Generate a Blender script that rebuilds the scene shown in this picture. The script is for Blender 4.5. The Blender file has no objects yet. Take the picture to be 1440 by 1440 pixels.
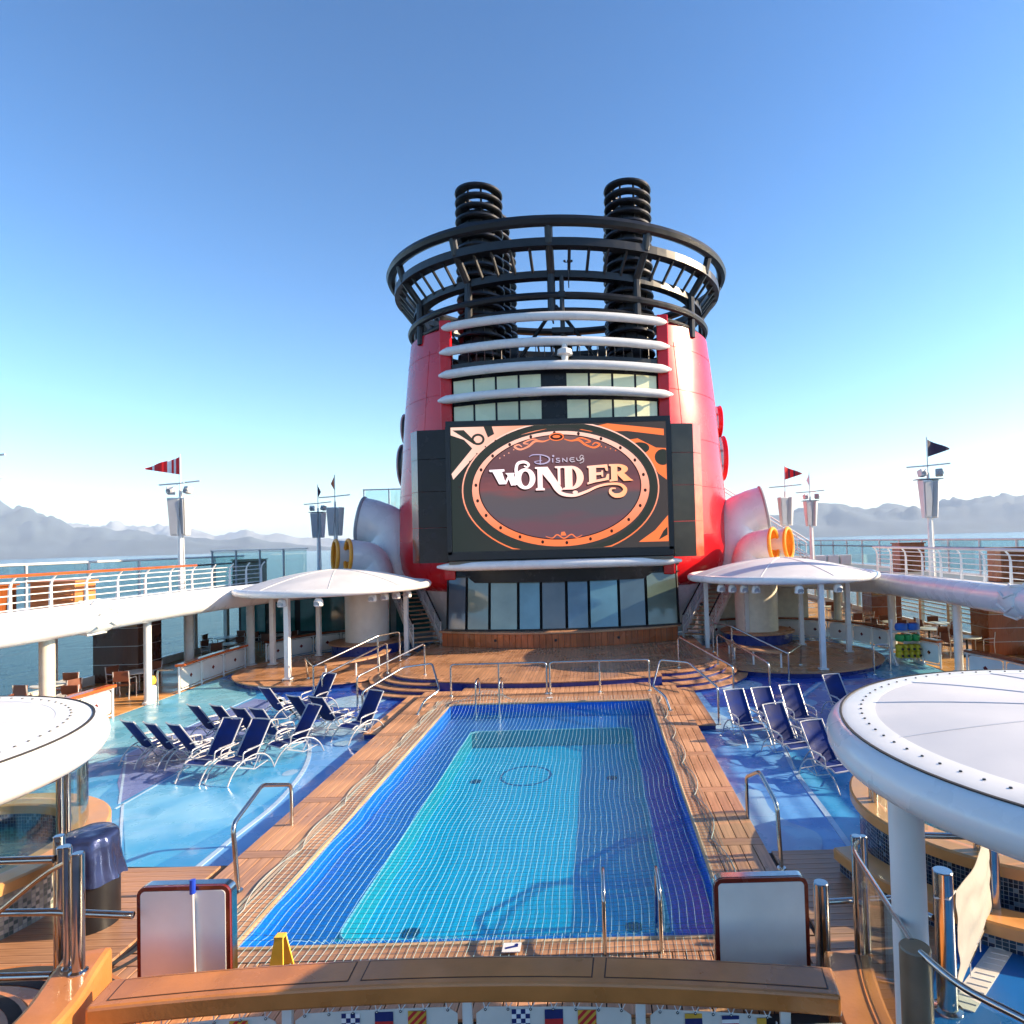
import bpy, math, random
from math import sin, cos, pi, radians as R
from mathutils import Vector, Matrix, noise
random.seed(7)
S = bpy.context.scene
COL = S.collection
# ------------------------------------------------------------------ camera
cam_d = bpy.data.cameras.new('camera'); cam = bpy.data.objects.new('camera', cam_d); COL.objects.link(cam)
S.camera = cam
cam_d.sensor_width = 36; cam_d.sensor_height = 36; cam_d.sensor_fit = 'HORIZONTAL'
cam_d.lens = 36 * 900 / 1440
cam_d.shift_x = -(837 - 720) / 1440; cam_d.shift_y = (738 - 720) / 1440
cam_d.clip_start = 0.05; cam_d.clip_end = 120000
_p, _r = R(1.5), R(1.55)
F0 = Vector((0, cos(_p), sin(_p))); R0 = Vector((1, 0, 0)); U0 = Vector((0, -sin(_p), cos(_p)))
Rr = R0 * cos(_r) - U0 * sin(_r); Ur = U0 * cos(_r) + R0 * sin(_r)
M = Matrix((Rr, Ur, -F0)).transposed().to_4x4(); M.translation = Vector((0, 0, 4.8))
cam.matrix_world = M
# ------------------------------------------------------------------ sky, sun, exposure
SUN_EL, SUN_AZ = R(24), R(4)          # sun stands to the right, a little towards the stern
W = bpy.data.worlds.new('World'); S.world = W; W.use_nodes = True
nt = W.node_tree; nt.nodes.clear()
sky = nt.nodes.new('ShaderNodeTexSky'); sky.sky_type = 'NISHITA'; sky.sun_disc = False
sky.sun_elevation = SUN_EL; sky.sun_rotation = pi / 2 - SUN_AZ
sky.altitude = 0; sky.air_density = 1.0; sky.dust_density = 0.5; sky.ozone_density = 2.2
bg = nt.nodes.new('ShaderNodeBackground'); bg.inputs[1].default_value = 0.066
wo = nt.nodes.new('ShaderNodeOutputWorld')
hs_ = nt.nodes.new('ShaderNodeHueSaturation'); hs_.inputs['Saturation'].default_value = 1.12; hs_.inputs['Hue'].default_value = .498; gm_ = nt.nodes.new('ShaderNodeGamma'); gm_.inputs[1].default_value = 1.35; nt.links.new(sky.outputs[0], gm_.inputs[0]); nt.links.new(gm_.outputs[0], hs_.inputs['Color']); nt.links.new(hs_.outputs[0], bg.inputs[0]); nt.links.new(bg.outputs[0], wo.inputs[0])
sd = bpy.data.lights.new('sun', 'SUN'); sd.energy = 4.6; sd.angle = R(0.6); sd.color = (1.0, 0.78, 0.52)
so = bpy.data.objects.new('sun', sd); COL.objects.link(so)
sv = Vector((cos(SUN_EL) * cos(SUN_AZ), cos(SUN_EL) * sin(SUN_AZ), sin(SUN_EL)))
so.rotation_euler = sv.to_track_quat('Z', 'Y').to_euler(); so.location = (60, 0, 60)
S.view_settings.view_transform = 'Standard'; S.view_settings.look = 'None'
S.view_settings.exposure = 1.42; S.view_settings.gamma = 1
S.view_settings.use_curve_mapping = False
S.cycles.max_bounces = 8; S.cycles.transparent_max_bounces = 16; S.cycles.volume_bounces = 1
S.cycles.caustics_reflective = False; S.cycles.caustics_refractive = False

# ------------------------------------------------------------------ materials
def newmat(name):
    m = bpy.data.materials.new(name); m.use_nodes = True
    return m, m.node_tree, m.node_tree.nodes['Principled BSDF']
def mat(name, col, rough=.5, metal=0, var=.12, scale=4, bump=0, bscale=40, coat=0, spec=.5, rnd=0, emit=None, es=0, stretch=None, rvar=.1):
    """painted / plain surface: colour broken up by two noises, uneven gloss, fine relief"""
    m, t, b = newmat(name); N = t.nodes; L = t.links
    tc = N.new('ShaderNodeTexCoord'); mp = N.new('ShaderNodeMapping')
    if stretch: mp.inputs['Scale'].default_value = stretch
    L.new(tc.outputs['Object'], mp.inputs[0])
    n = N.new('ShaderNodeTexNoise'); n.inputs['Scale'].default_value = scale; n.inputs['Detail'].default_value = 5
    L.new(mp.outputs[0], n.inputs[0])
    cr = N.new('ShaderNodeMapRange'); cr.inputs[1].default_value = .3; cr.inputs[2].default_value = .7
    cr.inputs[3].default_value = 1 - var; cr.inputs[4].default_value = 1 + var
    L.new(n.outputs[0], cr.inputs[0])
    mul = N.new('ShaderNodeVectorMath'); mul.operation = 'SCALE'; mul.inputs[0].default_value = col[:3]
    src = cr.outputs[0]
    if rnd:
        oi = N.new('ShaderNodeObjectInfo'); mr = N.new('ShaderNodeMapRange')
        mr.inputs[3].default_value = 1 - rnd; mr.inputs[4].default_value = 1 + rnd
        L.new(oi.outputs['Random'], mr.inputs[0]); mm = N.new('ShaderNodeMath'); mm.operation = 'MULTIPLY'
        L.new(src, mm.inputs[0]); L.new(mr.outputs[0], mm.inputs[1]); src = mm.outputs[0]
    L.new(src, mul.inputs['Scale']); L.new(mul.outputs[0], b.inputs['Base Color'])
    b.inputs['Metallic'].default_value = metal; b.inputs['Coat Weight'].default_value = coat
    b.inputs['Coat Roughness'].default_value = .06; b.inputs['Specular IOR Level'].default_value = spec
    rr = N.new('ShaderNodeMapRange'); rr.inputs[1].default_value = .3; rr.inputs[2].default_value = .7
    rr.inputs[3].default_value = max(0.02, rough - rvar * rough * 2); rr.inputs[4].default_value = min(1, rough + rvar * rough * 2)
    L.new(n.outputs[0], rr.inputs[0]); L.new(rr.outputs[0], b.inputs['Roughness'])
    if bump:
        n2 = N.new('ShaderNodeTexNoise'); n2.inputs['Scale'].default_value = bscale; n2.inputs['Detail'].default_value = 3
        L.new(mp.outputs[0], n2.inputs[0]); bp = N.new('ShaderNodeBump'); bp.inputs['Strength'].default_value = bump
        bp.inputs['Distance'].default_value = .02
        L.new(n2.outputs[0], bp.inputs['Height']); L.new(bp.outputs[0], b.inputs['Normal'])
    if emit:
        b.inputs['Emission Color'].default_value = (*emit, 1); b.inputs['Emission Strength'].default_value = es
    return m
def teak(name, col, axis='Y', plank=None, rough=.45, rnd=.12, coat=0):
    """wood grain running along axis; plank = spacing of caulked seams where boards are too small to be built"""
    m, t, b = newmat(name); N = t.nodes; L = t.links
    tc = N.new('ShaderNodeTexCoord'); mp = N.new('ShaderNodeMapping')
    sc = {'Y': (30, 1.5, 30), 'X': (1.5, 30, 30), 'Z': (30, 30, 1.5)}[axis]; mp.inputs['Scale'].default_value = sc
    L.new(tc.outputs['Object'], mp.inputs[0])
    n = N.new('ShaderNodeTexNoise'); n.inputs['Scale'].default_value = 1; n.inputs['Detail'].default_value = 6
    L.new(mp.outputs[0], n.inputs[0])
    n3 = N.new('ShaderNodeTexNoise'); n3.inputs['Scale'].default_value = .9; n3.inputs['Detail'].default_value = 4; L.new(tc.outputs['Object'], n3.inputs[0])
    cr = N.new('ShaderNodeValToRGB'); cr.color_ramp.elements[0].position = .25; cr.color_ramp.elements[1].position = .75
    cr.color_ramp.elements[0].color = (col[0] * .7, col[1] * .66, col[2] * .6, 1); cr.color_ramp.elements[1].color = (min(1, col[0] * 1.25), min(1, col[1] * 1.25), min(1, col[2] * 1.25), 1)
    L.new(n.outputs[0], cr.inputs[0])
    oi = N.new('ShaderNodeObjectInfo'); mr = N.new('ShaderNodeMapRange'); mr.inputs[3].default_value = 1 - rnd; mr.inputs[4].default_value = 1 + rnd
    L.new(oi.outputs['Random'], mr.inputs[0])
    m2 = N.new('ShaderNodeMapRange'); m2.inputs[1].default_value = .35; m2.inputs[2].default_value = .65; m2.inputs[3].default_value = .82; m2.inputs[4].default_value = 1.15
    L.new(n3.outputs[0], m2.inputs[0]); mm = N.new('ShaderNodeMath'); mm.operation = 'MULTIPLY'; L.new(mr.outputs[0], mm.inputs[0]); L.new(m2.outputs[0], mm.inputs[1])
    src = mm.outputs[0]
    if plank:
        sx = N.new('ShaderNodeSeparateXYZ'); L.new(tc.outputs['Object'], sx.inputs[0])
        o = sx.outputs['X' if axis == 'Y' else ('Y' if axis == 'X' else 'X')]
        d = N.new('ShaderNodeMath'); d.operation = 'DIVIDE'; L.new(o, d.inputs[0]); d.inputs[1].default_value = plank
        fr = N.new('ShaderNodeMath'); fr.operation = 'FRACT'; L.new(d.outputs[0], fr.inputs[0])
        gt = N.new('ShaderNodeMath'); gt.operation = 'GREATER_THAN'; L.new(fr.outputs[0], gt.inputs[0]); gt.inputs[1].default_value = .1
        g2 = N.new('ShaderNodeMapRange'); g2.inputs[3].default_value = .3; g2.inputs[4].default_value = 1; L.new(gt.outputs[0], g2.inputs[0])
        fl = N.new('ShaderNodeMath'); fl.operation = 'FLOOR'; L.new(d.outputs[0], fl.inputs[0])
        wn = N.new('ShaderNodeTexWhiteNoise'); wn.noise_dimensions = '1D'; L.new(fl.outputs[0], wn.inputs['W'])
        w2 = N.new('ShaderNodeMapRange'); w2.inputs[3].default_value = .88; w2.inputs[4].default_value = 1.1; L.new(wn.outputs[0], w2.inputs[0])
        for s_ in (g2.outputs[0], w2.outputs[0]):
            m4 = N.new('ShaderNodeMath'); m4.operation = 'MULTIPLY'; L.new(src, m4.inputs[0]); L.new(s_, m4.inputs[1]); src = m4.outputs[0]
    vs = N.new('ShaderNodeVectorMath'); vs.operation = 'SCALE'; L.new(cr.outputs[0], vs.inputs[0]); L.new(src, vs.inputs['Scale'])
    L.new(vs.outputs[0], b.inputs['Base Color']); b.inputs['Roughness'].default_value = rough; b.inputs['Coat Weight'].default_value = coat
    r2 = N.new('ShaderNodeMapRange'); r2.inputs[1].default_value = .35; r2.inputs[2].default_value = .65; r2.inputs[3].default_value = rough * .5; r2.inputs[4].default_value = min(1, rough * 1.35)
    L.new(n3.outputs[0], r2.inputs[0]); L.new(r2.outputs[0], b.inputs['Roughness'])
    bp = N.new('ShaderNodeBump'); bp.inputs['Strength'].default_value = .15; bp.inputs['Distance'].default_value = .01
    L.new(n.outputs[0], bp.inputs['Height']); L.new(bp.outputs[0], b.inputs['Normal'])
    return m
def deckpaint(name, a, bcol, rough=.16, scale=1.2):
    """glossy painted deck, two tones drifting into each other, worn and wet"""
    m, t, b = newmat(name); N = t.nodes; L = t.links
    tc = N.new('ShaderNodeTexCoord')
    n = N.new('ShaderNodeTexNoise'); n.inputs['Scale'].default_value = scale * .45; n.inputs['Detail'].default_value = 7; n.inputs['Distortion'].default_value = .6
    L.new(tc.outputs['Object'], n.inputs[0])
    cr = N.new('ShaderNodeValToRGB'); cr.color_ramp.elements[0].position = .38; cr.color_ramp.elements[1].position = .62
    cr.color_ramp.elements[0].color = (*a, 1); cr.color_ramp.elements[1].color = (*bcol, 1)
    L.new(n.outputs[0], cr.inputs[0]); L.new(cr.outputs[0], b.inputs['Base Color'])
    n2 = N.new('ShaderNodeTexNoise'); n2.inputs['Scale'].default_value = scale * 1.3; n2.inputs['Detail'].default_value = 6; L.new(tc.outputs['Object'], n2.inputs[0])
    r = N.new('ShaderNodeMapRange'); r.inputs[1].default_value = .38; r.inputs[2].default_value = .62; r.inputs[3].default_value = rough * .8; r.inputs[4].default_value = rough * 2.8
    L.new(n2.outputs[0], r.inputs[0]); L.new(r.outputs[0], b.inputs['Roughness'])
    n4 = N.new('ShaderNodeTexNoise'); n4.inputs['Scale'].default_value = 5; L.new(tc.outputs['Object'], n4.inputs[0])
    bp = N.new('ShaderNodeBump'); bp.inputs['Strength'].default_value = .12; bp.inputs['Distance'].default_value = .02; L.new(n4.outputs[0], bp.inputs['Height']); L.new(bp.outputs[0], b.inputs['Normal'])
    return m
def mosaic(name, cols, size=.05, rough=.25, grout=(.3, .3, .3)):
    m, t, b = newmat(name); N = t.nodes; L = t.links
    tc = N.new('ShaderNodeTexCoord'); mp = N.new('ShaderNodeMapping'); L.new(tc.outputs['UV'], mp.inputs[0]); mp.inputs['Scale'].default_value = (1 / size,) * 3
    fl = N.new('ShaderNodeVectorMath'); fl.operation = 'FLOOR'; L.new(mp.outputs[0], fl.inputs[0])
    wn = N.new('ShaderNodeTexWhiteNoise'); wn.noise_dimensions = '2D'; L.new(fl.outputs[0], wn.inputs[0])
    cr = N.new('ShaderNodeValToRGB'); cr.color_ramp.interpolation = 'CONSTANT'
    for i, (p_, c) in enumerate(cols):
        e = cr.color_ramp.elements[i] if i < 2 else cr.color_ramp.elements.new(p_)
        e.position = p_; e.color = (*c, 1)
    L.new(wn.outputs[0], cr.inputs[0])
    fr = N.new('ShaderNodeVectorMath'); fr.operation = 'FRACTION'; L.new(mp.outputs[0], fr.inputs[0]); sp = N.new('ShaderNodeSeparateXYZ'); L.new(fr.outputs[0], sp.inputs[0])
    mn = N.new('ShaderNodeMath'); mn.operation = 'MINIMUM'; L.new(sp.outputs[0], mn.inputs[0]); L.new(sp.outputs[1], mn.inputs[1])
    gt = N.new('ShaderNodeMath'); gt.operation = 'GREATER_THAN'; L.new(mn.outputs[0], gt.inputs[0]); gt.inputs[1].default_value = .12
    mx = N.new('ShaderNodeMix'); mx.data_type = 'RGBA'; mx.inputs[6].default_value = (*grout, 1); L.new(gt.outputs[0], mx.inputs[0]); L.new(cr.outputs[0], mx.inputs[7])
    L.new(mx.outputs[2], b.inputs['Base Color']); b.inputs['Roughness'].default_value = rough
    return m
def schlick(N, L, f0, normal=None):
    lw = N.new('ShaderNodeLayerWeight'); lw.inputs['Blend'].default_value = .5
    if normal: L.new(normal, lw.inputs['Normal'])
    p5 = N.new('ShaderNodeMath'); p5.operation = 'POWER'; p5.inputs[1].default_value = 5; L.new(lw.outputs['Facing'], p5.inputs[0])
    ma = N.new('ShaderNodeMath'); ma.operation = 'MULTIPLY_ADD'; ma.inputs[1].default_value = 1 - f0; ma.inputs[2].default_value = f0; L.new(p5.outputs[0], ma.inputs[0])
    return ma.outputs[0]
def glass(name, tint=(.9, .96, .95), gloss=.12, rough=.02):
    """thin pane: clear tint plus a mirror that grows at grazing angles"""
    m = bpy.data.materials.new(name); m.use_nodes = True; t = m.node_tree; t.nodes.clear(); N = t.nodes; L = t.links
    tr = N.new('ShaderNodeBsdfTransparent'); tr.inputs[0].default_value = (*tint, 1)
    gl = N.new('ShaderNodeBsdfGlossy'); gl.inputs['Roughness'].default_value = rough
    fr = schlick(N, L, .04)
    ad = N.new('ShaderNodeMath'); ad.operation = 'ADD'; ad.use_clamp = True; ad.inputs[1].default_value = gloss - .06; L.new(fr, ad.inputs[0])
    mx = N.new('ShaderNodeMixShader'); L.new(ad.outputs[0], mx.inputs[0]); L.new(tr.outputs[0], mx.inputs[1]); L.new(gl.outputs[0], mx.inputs[2])
    o = N.new('ShaderNodeOutputMaterial'); L.new(mx.outputs[0], o.inputs[0])
    return m
def emis(name, c0, c1=None, strength=1, x0=0, x1=1, axis='X'):
    m, t, b = newmat(name); N = t.nodes; L = t.links
    b.inputs['Base Color'].default_value = (.005, .005, .005, 1); b.inputs['Roughness'].default_value = .35; b.inputs['Specular IOR Level'].default_value = .12
    if c1 is None: b.inputs['Emission Color'].default_value = (*c0, 1)
    else:
        tc = N.new('ShaderNodeTexCoord'); sp = N.new('ShaderNodeSeparateXYZ'); L.new(tc.outputs['Object'], sp.inputs[0])
        mr = N.new('ShaderNodeMapRange'); mr.inputs[1].default_value = x0; mr.inputs[2].default_value = x1; L.new(sp.outputs[axis], mr.inputs[0])
        mx = N.new('ShaderNodeMix'); mx.data_type = 'RGBA'; mx.inputs[6].default_value = (*c0, 1); mx.inputs[7].default_value = (*c1, 1)
        L.new(mr.outputs[0], mx.inputs[0]); L.new(mx.outputs[2], b.inputs['Emission Color'])
    b.inputs['Emission Strength'].default_value = strength
    return m
WHITE = mat('white_paint', (.72, .72, .71), .28, var=.05, scale=1.3, coat=.3, bump=.03, bscale=14)
OFFWHITE = mat('offwhite_paint', (.70, .69, .66), .35, var=.07, scale=2)
CANOPY = mat('canopy_fabric', (.60, .60, .61), .65, var=.09, scale=1.1, bump=.12, bscale=3)
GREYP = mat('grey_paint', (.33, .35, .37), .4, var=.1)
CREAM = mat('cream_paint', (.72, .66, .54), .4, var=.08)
RED = mat('red_gloss_paint', (.62, .008, .014), .26, var=.16, scale=.5, coat=.2, bump=.10, bscale=1.2, spec=.35)
BLACK = mat('black_paint', (.007, .008, .011), .4, var=.3, scale=3)
DARK = mat('dark_panel', (.012, .012, .016), .25, var=.3, scale=1.5, spec=.25)
BROWNP = mat('brown_glass_panel', (.07, .055, .035), .15, var=.35, scale=.8)
STEEL = mat('polished_steel', (.50, .49, .47), .17, metal=1, var=.08, scale=9)
STEELD = mat('dark_steel', (.30, .29, .28), .25, metal=1, var=.2, scale=9)
ALU = mat('lounger_frame', (.52, .52, .54), .32, metal=.35, var=.08)
MESHB = mat('navy_mesh_fabric', (.006, .022, .135), .75, var=.3, scale=2.5, spec=.25, rnd=.25)
TEAK = teak('teak_board', (.48, .255, .14), 'Y')
TEAKX = teak('teak_board_cross', (.43, .23, .13), 'X')
TEAKDECK = teak('teak_deck_boards', (.45, .235, .125), 'Y', plank=.12, rough=.3)
TEAKSIDE = teak('teak_side_deck', (.66, .32, .11), 'X', plank=.12, rough=.4)
VARN = teak('varnished_wood', (.42, .105, .03), 'Z', rough=.25, coat=.4, rnd=.22)
VARNX = teak('varnished_rail', (.42, .10, .025), 'Y', rough=.25, coat=.4)
CAPW = mat('tan_resin_wood', (.50, .185, .05), .3, var=.2, scale=2.2, coat=.25, bump=.08, bscale=25)
CAPS = mat('tan_resin_seam', (.07, .028, .012), .6)
CABW = teak('cabinet_wood', (.27, .075, .02), 'Z', rough=.3, coat=.3)
DKWOOD = teak('dark_cabinet_wood', (.09, .025, .012), 'Z', rough=.3, coat=.3)
CHAIRW = mat('chair_wood', (.16, .05, .025), .4, var=.2, rnd=.2)
CAULK = mat('caulk', (.03, .025, .022), .7)
BLUERISER = mat('blue_riser', (.012, .03, .20), .3)
ORANGE = mat('orange_cowl_lining', (.85, .33, .02), .4, var=.1)
YELLOW = mat('yellow_plastic', (.80, .50, .05), .4)
STRIP = mat('anti_slip_strip', (.03, .032, .035), .85, bump=.4, bscale=150)
CANVAS = mat('banner_canvas', (.62, .60, .55), .8, var=.06, bump=.25, bscale=6)
SAIL = mat('sail_canvas', (.42, .40, .35), .85, var=.06, bump=.4, bscale=4)
BOARDW = mat('board_face', (.82, .81, .78), .5, var=.06, scale=2.5)
MAROON = mat('maroon_edge', (.16, .018, .012), .25, coat=.5)
PANE = glass('balustrade_glass', (.86, .94, .92), .08)
PANEG = glass('green_glass', (.76, .87, .87), .10)
GREYGLASS = mat('window_blind_glass', (.80, .82, .54), .25, var=.08, scale=.7, spec=.5, rnd=.1)
TRANSP = mat('speaker_cloth', (.42, .43, .45), .6, var=.05)
P_BLUE = deckpaint('deck_violet_blue', (.10, .30, .64), (.15, .38, .72))
P_DEEP = deckpaint('deck_deep_blue', (.008, .05, .34), (.018, .10, .44))
P_AQUA = deckpaint('deck_aqua', (.05, .33, .62), (.20, .50, .72))
P_SKY = deckpaint('deck_sky_blue', (.03, .25, .55), (.07, .34, .62))
P_PALE = deckpaint('deck_pale_disc', (.24, .42, .62), (.30, .50, .68))
P_LINE = deckpaint('deck_line', (.35, .50, .68), (.42, .58, .74))
P_VIOL = deckpaint('deck_slate_violet', (.15, .20, .44), (.20, .26, .50))
P_SEA = deckpaint('deck_seagreen', (.09, .34, .50), (.20, .47, .60))
TILE_B = None

# ------------------------------------------------------------------ mesh helpers
class MB:
    def __init__(s): s.v = []; s.f = []; s.uv = None
    def add(s, v, f):
        n = len(s.v); s.v += [tuple(p) for p in v]; s.f += [tuple(i + n for i in q) for q in f]; return s
    def box(s, c, d, rz=0, rx=0, ry=0, taper=1):
        hx, hy, hz = d[0] / 2, d[1] / 2, d[2] / 2
        E = Matrix.Rotation(rz, 3, 'Z') @ Matrix.Rotation(ry, 3, 'Y') @ Matrix.Rotation(rx, 3, 'X')
        v = []
        for z in (-1, 1):
            k = taper if z < 0 else 1
            for x, y in ((-1, -1), (1, -1), (1, 1), (-1, 1)):
                v.append(E @ Vector((x * hx * k, y * hy * k, z * hz)) + Vector(c))
        return s.add(v, [(3, 2, 1, 0), (4, 5, 6, 7), (0, 1, 5, 4), (1, 2, 6, 5), (2, 3, 7, 6), (3, 0, 4, 7)])
    def tube(s, pts, r, seg=8, closed=False, caps=True):
        pts = [Vector(p) for p in pts]; n = len(pts); rs = r if isinstance(r, (list, tuple)) else [r] * n
        T = []
        for i in range(n):
            a = pts[(i - 1) % n] if (closed or i > 0) else pts[i]; b = pts[(i + 1) % n] if (closed or i < n - 1) else pts[i]
            t = (b - a); T.append(t.normalized() if t.length > 1e-9 else Vector((0, 0, 1)))
        up = Vector((0, 0, 1)) if abs(T[0].z) < .9 else Vector((1, 0, 0))
        u = (up - T[0] * up.dot(T[0])).normalized(); v = []; f = []
        for i in range(n):
            u = (u - T[i] * u.dot(T[i])).normalized(); w = T[i].cross(u)
            for k in range(seg):
                a = 2 * pi * k / seg; v.append(pts[i] + (u * cos(a) + w * sin(a)) * rs[i])
        m = n if closed else n - 1
        for i in range(m):
            for k in range(seg):
                a = i * seg + k; b = i * seg + (k + 1) % seg; c = ((i + 1) % n) * seg + (k + 1) % seg; d = ((i + 1) % n) * seg + k
                f.append((a, b, c, d))
        if caps and not closed: f.append(tuple(range(seg - 1, -1, -1))); f.append(tuple((n - 1) * seg + k for k in range(seg)))
        return s.add(v, f)
    def lathe(s, prof, c=(0, 0), seg=48, a0=0, a1=2 * pi, sx=1, sy=1, cap=False):
        full = abs(a1 - a0 - 2 * pi) < 1e-6; m = seg if full else seg + 1; v = []; f = []
        for j in range(m):
            a = a0 + (a1 - a0) * j / seg
            for r, z in prof: v.append((c[0] + r * cos(a) * sx, c[1] + r * sin(a) * sy, z))
        k = len(prof)
        for j in range(seg):
            for i in range(k - 1):
                A = j * k + i; B = ((j + 1) % m) * k + i; f.append((A, B, B + 1, A + 1))
        if cap and full:
            f.append(tuple(j * k + k - 1 for j in range(m)))
        return s.add(v, f)
    def prism(s, poly, z0, z1):
        n = len(poly); v = [(x, y, z0) for x, y in poly] + [(x, y, z1) for x, y in poly]
        ar = sum(poly[i][0] * poly[(i + 1) % n][1] - poly[(i + 1) % n][0] * poly[i][1] for i in range(n))
        if ar < 0: v = [(x, y, z0) for x, y in poly[::-1]] + [(x, y, z1) for x, y in poly[::-1]]
        return s.add(v, [tuple(range(n - 1, -1, -1)), tuple(range(n, 2 * n))] + [(i, (i + 1) % n, n + (i + 1) % n, n + i) for i in range(n)])
    def band(s, path, w, z0, z1, off=0):
        """vertical or flat strip following a 2-D path, w wide, from z0 to z1 (numbers or lists)"""
        n = len(path); v = []; f = []
        g = lambda z, i: z[i] if isinstance(z, (list, tuple)) else z
        for i in range(n):
            a = Vector(path[max(0, i - 1)]); b = Vector(path[min(n - 1, i + 1)]); t = (b - a).normalized(); nn = Vector((-t.y, t.x)); p = Vector(path[i])
            l = p + nn * (off + w / 2); r_ = p + nn * (off - w / 2)
            v += [(l.x, l.y, g(z0, i)), (r_.x, r_.y, g(z0, i)), (r_.x, r_.y, g(z1, i)), (l.x, l.y, g(z1, i))]
        for i in range(n - 1):
            for k in range(4): A = i * 4 + k; B = i * 4 + (k + 1) % 4; f.append((A, B, B + 4, A + 4))
        f += [(3, 2, 1, 0), tuple((n - 1) * 4 + k for k in range(4))]
        return s.add(v, f)
    def obj(s, name, m, parent=None, smooth=False, bevel=0, uv=None, auto=40):
        me = bpy.data.meshes.new(name); me.from_pydata(s.v, [], s.f)
        import bmesh
        bm = bmesh.new(); bm.from_mesh(me); bmesh.ops.recalc_face_normals(bm, faces=bm.faces)
        if uv:   # planar / cylindrical map in metres
            lay = bm.loops.layers.uv.new('UVMap')
            for f_ in bm.faces:
                for l in f_.loops: l[lay].uv = uv(l.vert.co, f_.normal)
        bm.to_mesh(me); bm.free()
        if smooth:
            me.polygons.foreach_set('use_smooth', [True] * len(me.polygons)); me.set_sharp_from_angle(angle=R(auto))
        me.materials.append(m)
        o = bpy.data.objects.new(name, me); COL.objects.link(o)
        if parent is not None:
            o.parent = parent
            # mesh is written in the world frame of its thing: shift by the chain's location
            off = Vector((0, 0, 0)); q = parent
            while q: off += q.location; q = q.parent
            o.location = -off
        if bevel:
            b = o.modifiers.new('bevel', 'BEVEL'); b.width = bevel; b.segments = 2; b.limit_method = 'ANGLE'
        return o
def thing(name, label, cat, loc=(0, 0, 0), group=None):
    o = bpy.data.objects.new(name, None); COL.objects.link(o); o.location = loc; o.empty_display_size = .2
    o['label'] = label; o['category'] = cat
    if group: o['group'] = group
    return o
def tag(o, label, cat, group=None):
    o['label'] = label; o['category'] = cat
    if group: o['group'] = group
    return o
def struct(o, kind='structure'): o['kind'] = kind; return o
def dup(root, loc, rz=0, label=None, group=None, sc=None):
    r = root.copy(); COL.objects.link(r); r.location = loc; r.rotation_euler = (0, 0, rz)
    if sc: r.scale = sc
    if label: r['label'] = label
    if group: r['group'] = group
    for ch in list(root.children):
        c = ch.copy(); COL.objects.link(c); c.parent = r
        for g in ch.children:
            d = g.copy(); COL.objects.link(d); d.parent = c
    return r
def arc(cx, cy, r, a0, a1, n, ry=None):
    ry = ry or r
    return [(cx + r * cos(a0 + (a1 - a0) * i / n), cy + ry * sin(a0 + (a1 - a0) * i / n)) for i in range(n + 1)]
def bez(p, n=24):
    """Catmull-Rom through points"""
    p = [Vector(q) for q in p]; out = []
    for i in range(len(p) - 1):
        a = p[max(0, i - 1)]; b = p[i]; c = p[i + 1]; d = p[min(len(p) - 1, i + 2)]
        for k in range(n):
            t = k / n; out.append(.5 * ((2 * b) + (c - a) * t + (2 * a - 5 * b + 4 * c - d) * t * t + (3 * b - a - 3 * c + d) * t ** 3))
    out.append(p[-1]); return out
def fillet(pts, r=.12, n=5):
    pts = [Vector(p) for p in pts]; out = [pts[0]]
    for i in range(1, len(pts) - 1):
        a = (pts[i - 1] - pts[i]); b = (pts[i + 1] - pts[i]); d = min(r, a.length * .45, b.length * .45)
        p0 = pts[i] + a.normalized() * d; p1 = pts[i] + b.normalized() * d
        for k in range(n + 1):
            t = k / n; out.append(p0 * (1 - t) ** 2 + pts[i] * 2 * t * (1 - t) + p1 * t * t)
    out.append(pts[-1]); return out
XC = -1.6
HAZE = 3.6e-5
# ================================================================== SEA, MOUNTAINS, SHIP HULL
def sea_mat():
    m, t, b = newmat('sea_water'); N = t.nodes; L = t.links
    b.inputs['Base Color'].default_value = (.012, .045, .075, 1); b.inputs['Roughness'].default_value = .18; b.inputs['IOR'].default_value = 1.33
    tc = N.new('ShaderNodeTexCoord'); hs = []
    for s_, k in ((.03, 1.0), (.25, .35), (1.3, .12)):
        mp = N.new('ShaderNodeMapping'); mp.inputs['Scale'].default_value = (s_ * 1.6, s_ * .6, s_); L.new(tc.outputs['Object'], mp.inputs[0])
        n = N.new('ShaderNodeTexNoise'); n.inputs['Scale'].default_value = 1; n.inputs['Detail'].default_value = 4; L.new(mp.outputs[0], n.inputs[0])
        q = N.new('ShaderNodeMath'); q.operation = 'MULTIPLY'; q.inputs[1].default_value = k; L.new(n.outputs[0], q.inputs[0]); hs.append(q.outputs[0])
    a = N.new('ShaderNodeMath'); a.operation = 'ADD'; L.new(hs[0], a.inputs[0]); L.new(hs[1], a.inputs[1])
    a2 = N.new('ShaderNodeMath'); a2.operation = 'ADD'; L.new(a.outputs[0], a2.inputs[0]); L.new(hs[2], a2.inputs[1])
    bp = N.new('ShaderNodeBump'); bp.inputs['Strength'].default_value = .8; bp.inputs['Distance'].default_value = 1.6; L.new(a2.outputs[0], bp.inputs['Height']); L.new(bp.outputs[0], b.inputs['Normal'])
    return m
SEAZ = -22
b = MB(); b.add([(-45000, -45000, SEAZ), (45000, -45000, SEAZ), (45000, 45000, SEAZ), (-45000, 45000, SEAZ)], [(0, 1, 2, 3)])
struct(b.obj('sea', sea_mat()))
ROCK = mat('mountain_rock', (.06, .085, .10), .9, var=.35, scale=.0018, stretch=(1, 1, 1))
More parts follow.
